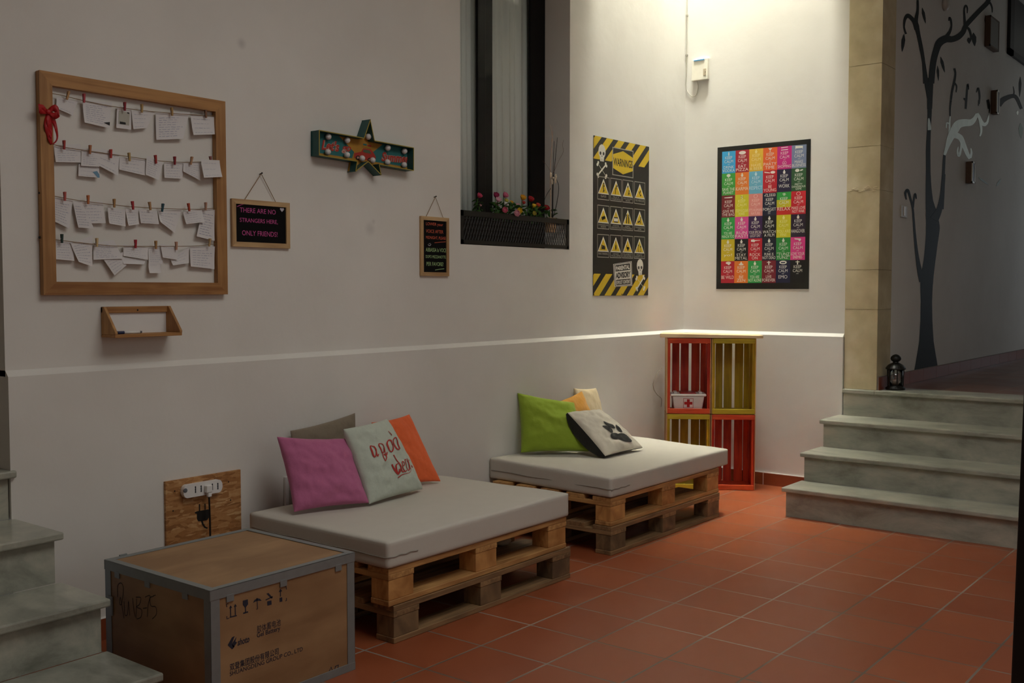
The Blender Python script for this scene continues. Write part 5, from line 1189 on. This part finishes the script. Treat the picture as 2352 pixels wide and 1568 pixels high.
# upper limb: sheen of the glossy tree paint put in as pale metal colour
stroke(B6, [(812,790),(845,690),(890,560),(950,440),(1010,350),(1090,325),(1190,320),(1250,260),(1280,195)], [34,50,92,118,120,108,92,56,40], 1)
stroke(B6, [(1280,190),(1310,240),(1345,320),(1390,350),(1430,310),(1452,205)], [40,44,56,52,32,10], 1); stroke(B6, [(1318,260),(1338,380),(1340,460),(1322,520)], [40,36,30,20], 1)
stroke(B6, [(960,500),(1040,540),(1090,650),(1140,770),(1180,840)], [90,78,66,56,46], 1); stroke(B6, [(1060,600),(1050,700),(1020,800),(1000,740),(1010,670)], [40,30,36,22,10], 1); stroke(B6, [(1180,830),(1200,760),(1190,690)], [44,28,12], 1)
stroke(B6, [(885,470),(885,350),(895,220)], [34,26,12], 1); stroke(B6, [(880,340),(845,330),(838,400)], [22,24,14], 1); stroke(B6, [(598,430),(590,330),(585,260)], [54,40,16], 1)  # last stroke paints the glint on the trunk
leaf(B6, (1908,330), (1918,552), 66, 2); leaf(B6, (1300,1110), (1450,1220), 30, 2); leaf(B6, (1560,1240), (1630,1130), 30, 2); leaf(B6, (1865,150), (1862,215), 34, 1)
stroke(B6, [(893,230),(893,120),(905,0)], [16,24,28]); stroke(A6, [(905,1440),(925,1300),(955,1170),(970,1060),(955,985)], [28,30,32,26,30]); stroke(A6, [(950,1190),(985,1240),(980,1330)], [30,24,12])
stroke(A6, [(1118,1568),(1128,1420),(1138,1290),(1148,1215),(1160,1290)], [28,30,30,30,12]); leaf(A6, (1085,1410), (1125,1450), 34)
stroke(B6, [(1110,120),(1118,60),(1120,-10)], [12,24,28]); stroke(A6, [(1310,1500),(1318,1380),(1298,1270),(1272,1330)], [18,26,30,14]); stroke(B6, [(1300,80),(1308,0)], [10,18])
stroke(A6, [(1430,1440),(1450,1568)], [30,26]); stroke(B6, [(1440,-10),(1460,90),(1455,190)], [26,22,8])
stroke(A6, [(1590,1510),(1660,1435),(1780,1385),(1850,1410),(1920,1568)], [90,76,58,52,40]); stroke(A6, [(1808,1380),(1815,1320),(1803,1245)], [20,14,8])
# low thin branch
stroke(C6, [(262,800),(236,720),(216,600),(200,450),(192,340),(184,250),(168,185),(148,120),(130,140),(137,190)], [60,36,24,18,16,15,16,20,18,8]); stroke(C6, [(186,250),(193,190),(203,148),(212,185)], [16,14,16,8])
MUR = plain('dark green paint', '#10160f', .62, 0, var=.3, scale=14, spec=.3); SHEEN_PAINT = plain('painted sheen', '#bcc0b4', .4, .85, var=.2, scale=14); PALEG = plain('pale green paint', '#8a9a86', .5, var=.1)  # pale metallic material carries the tree paint's light-catching sheen
mo = tm_.build('tree_mural', [MUR, SHEEN_PAINT, PALEG], None, loc=(1.2, YC, CZ+.1)); tag(mo, 'dark painted bare tree with curling branches on the corridor wall', 'mural')
mo.modifiers.new('t', 'SOLIDIFY').thickness = .0004
# picture frames seen edge-on
FRB = plain('dark red brown frame', '#5e4632', .5); FRF = plain('bright frame edge', '#c9c2ae', .3, .1)
def boxframe(label, px, py0, py1, w, dep, bright=True, pc='#35322b'):
    a, c = ony(px, py0, YC-dep), ony(px, py1, YC-dep); x0, z0_, z1_ = a.x, c.z, a.z
    t = thing('picture_frame', label, 'picture', (x0+w/2, YC-dep/2, z0_), 'framed pictures on the mural wall')
    b = MB(); b.box(x0, x0+w, YC-dep+.006, YC-.003, z0_, z1_); b.build('frame_box', FRB, t, bevel=.002)
    b = MB(); f = .014
    for aa in ((x0, x0+w, z0_, z0_+f), (x0, x0+w, z1_-f, z1_), (x0, x0+f, z0_, z1_), (x0+w-f, x0+w, z0_, z1_)): b.box(aa[0], aa[1], YC-dep, YC-dep+.008, aa[2], aa[3])
    b.build('front_moulding', FRF if bright else FRB, t)
    b = MB(); b.box(x0+f, x0+w-f, YC-dep+.002, YC-dep+.006, z0_+f, z1_-f); b.build('picture', plain('dim picture '+pc, pc, .4), t)
boxframe('lowest small deep picture frame on the mural wall, right of the trunk', 2234, 370, 420, .09, .055)
boxframe('middle small deep picture frame on the mural wall, beside the dark right branch', 2291, 206, 261, .09, .055)
boxframe('highest brown picture frame on the mural wall, near the top edge', 2276, 34, 106, .30, .05, False, '#6b675c')
# switch and round fitting
a, c = ony(2070, 471, YC-.008), ony(2083, 500, YC-.008)
sw = thing('light_switch', 'white light switch plate low beside the painted trunk', 'switch', (a.x, YC-.005, c.z))
b = MB(); b.box(a.x, c.x, YC-.009, YC-.001, c.z, a.z); pt_ = b.build('plate', plain('switch cream', '#b9b09c', .4), sw, bevel=.002)
b = MB(); b.box((a.x+c.x)/2-.01, (a.x+c.x)/2+.022, YC-.013, YC-.009, (a.z+c.z)/2-.03, (a.z+c.z)/2+.035); b.build('rocker', WHITEP, pt_, bevel=.001)
c = ony(2174, 9, YC-.02); b = MB(); b.lathe([(.05,0),(.05,.02),(.035,.035),(.012,.038)], (c.x, YC-.001, c.z), 20, 0, (0,-1,0)); tag(b.build('round_sensor', plain('sensor white', '#cfcabf', .4), None, loc=(c.x, YC, c.z), smooth=True), 'small round white fitting at the top of the mural wall', 'sensor')
# dark high window at the far end
a = ony(2312, 123, YC); w2 = struct(thing('window_2', '', '', (a.x+.5, YC, a.z))); del w2['label'], w2['category']
b = MB(); zt = 4.19
for aa in ((a.x, a.x+.14, a.z, zt), (a.x, a.x+1.5, a.z, a.z+.05), (a.x+1.4, a.x+1.5, a.z, zt)): b.box(aa[0], aa[1], YC-.03, YC-.002, aa[2], aa[3])
b.build('window_frame', BLACKM, w2)
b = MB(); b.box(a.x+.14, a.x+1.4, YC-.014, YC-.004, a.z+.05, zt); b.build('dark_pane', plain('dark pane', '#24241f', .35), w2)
# dark door post at the right border
y0 = -3.497; b = MB(); b.hexa([(-5.06,y0-.058,0),(-5.01,y0-.058,0),(-5.01,y0+.012,0),(-5.06,y0+.012,0)], [(-5.06,y0-.095,2.1),(-5.01,y0-.095,2.1),(-5.01,y0-.025,2.1),(-5.06,y0-.025,2.1)])
struct(b.build('trim_2', plain('dark door', '#0d0c0b', .5), bevel=.004))

# ================================================================== LIGHT
w = bpy.data.worlds.new('sky'); SC.world = w; w.use_nodes = True
bg = w.node_tree.nodes['Background']; bg.inputs[0].default_value = (.75, .85, 1, 1); bg.inputs[1].default_value = .3
def area(name, loc, size, rot, power, col):
    l = bpy.data.lights.new(name, 'AREA'); l.shape = 'RECTANGLE'; l.size, l.size_y = size; l.energy = power; l.color = col
    o = bpy.data.objects.new(name, l); COL.objects.link(o); o.location = loc; o.rotation_euler = rot; return o
area('skylight_daylight', ((SX0)/2, SY0/2, ZL-.02), (-SX0-.02, -SY0-.02), (0,0,0), 110, (.98, 1, .95))
area('added_lightwell_fill', (SX0+.015, SY0/2, 9.1), (2.6, -SY0-.06), (0,-PI/2,0), 1550, (.98, 1, .95))  # added lamp high in the shaft, no window there; throws light onto end wall
area('added_lightwell_fill', (SX0/2, SY0+.015, 9.1), (-SX0-.06, 2.6), (PI/2,0,0), 1150, (.98, 1, .95))  # same added lamp turned towards the left wall
area('added_front_fill', (-4.7, -6.3, 2.5), (2.9, 1.7), (PI/2,0,0), 5, (1, .965, .92))  # added ambient fill out of view; its window is invented
area('added_overhead_fill', (-4.2, -3.1, ZC+.28), (2.4, 2.0), (0,0,0), 42, (1, .97, .915))  # added fill from above to brighten floor, lid and mattress tops
area('corridor_door_daylight', (6.55, -2.8, 1.9), (1.8, 1.2), (0, PI/2, 0), 6, (.75, .87, 1))
area('added_mural_glint_light', (6.56, -2.75, 3.45), (.8, 1.9), (0, PI/2, 0), 1.3, (.9, .97, 1))  # added lamp, placed where the mural's pale limb mirrors it

cam = bpy.data.cameras.new('camera'); co = bpy.data.objects.new('camera', cam); COL.objects.link(co)
cam.sensor_width = 36; cam.lens = 36*FP/2352; cam.clip_start = .05
mtx = Matrix((RT, UP, -FW)).transposed().to_4x4(); mtx.translation = CP; co.matrix_world = mtx
SC.camera = co
SC.view_settings.view_transform = 'Standard'; SC.view_settings.look = 'None'; SC.view_settings.gamma = 1; SC.view_settings.use_curve_mapping = False
SC.view_settings.exposure = .2
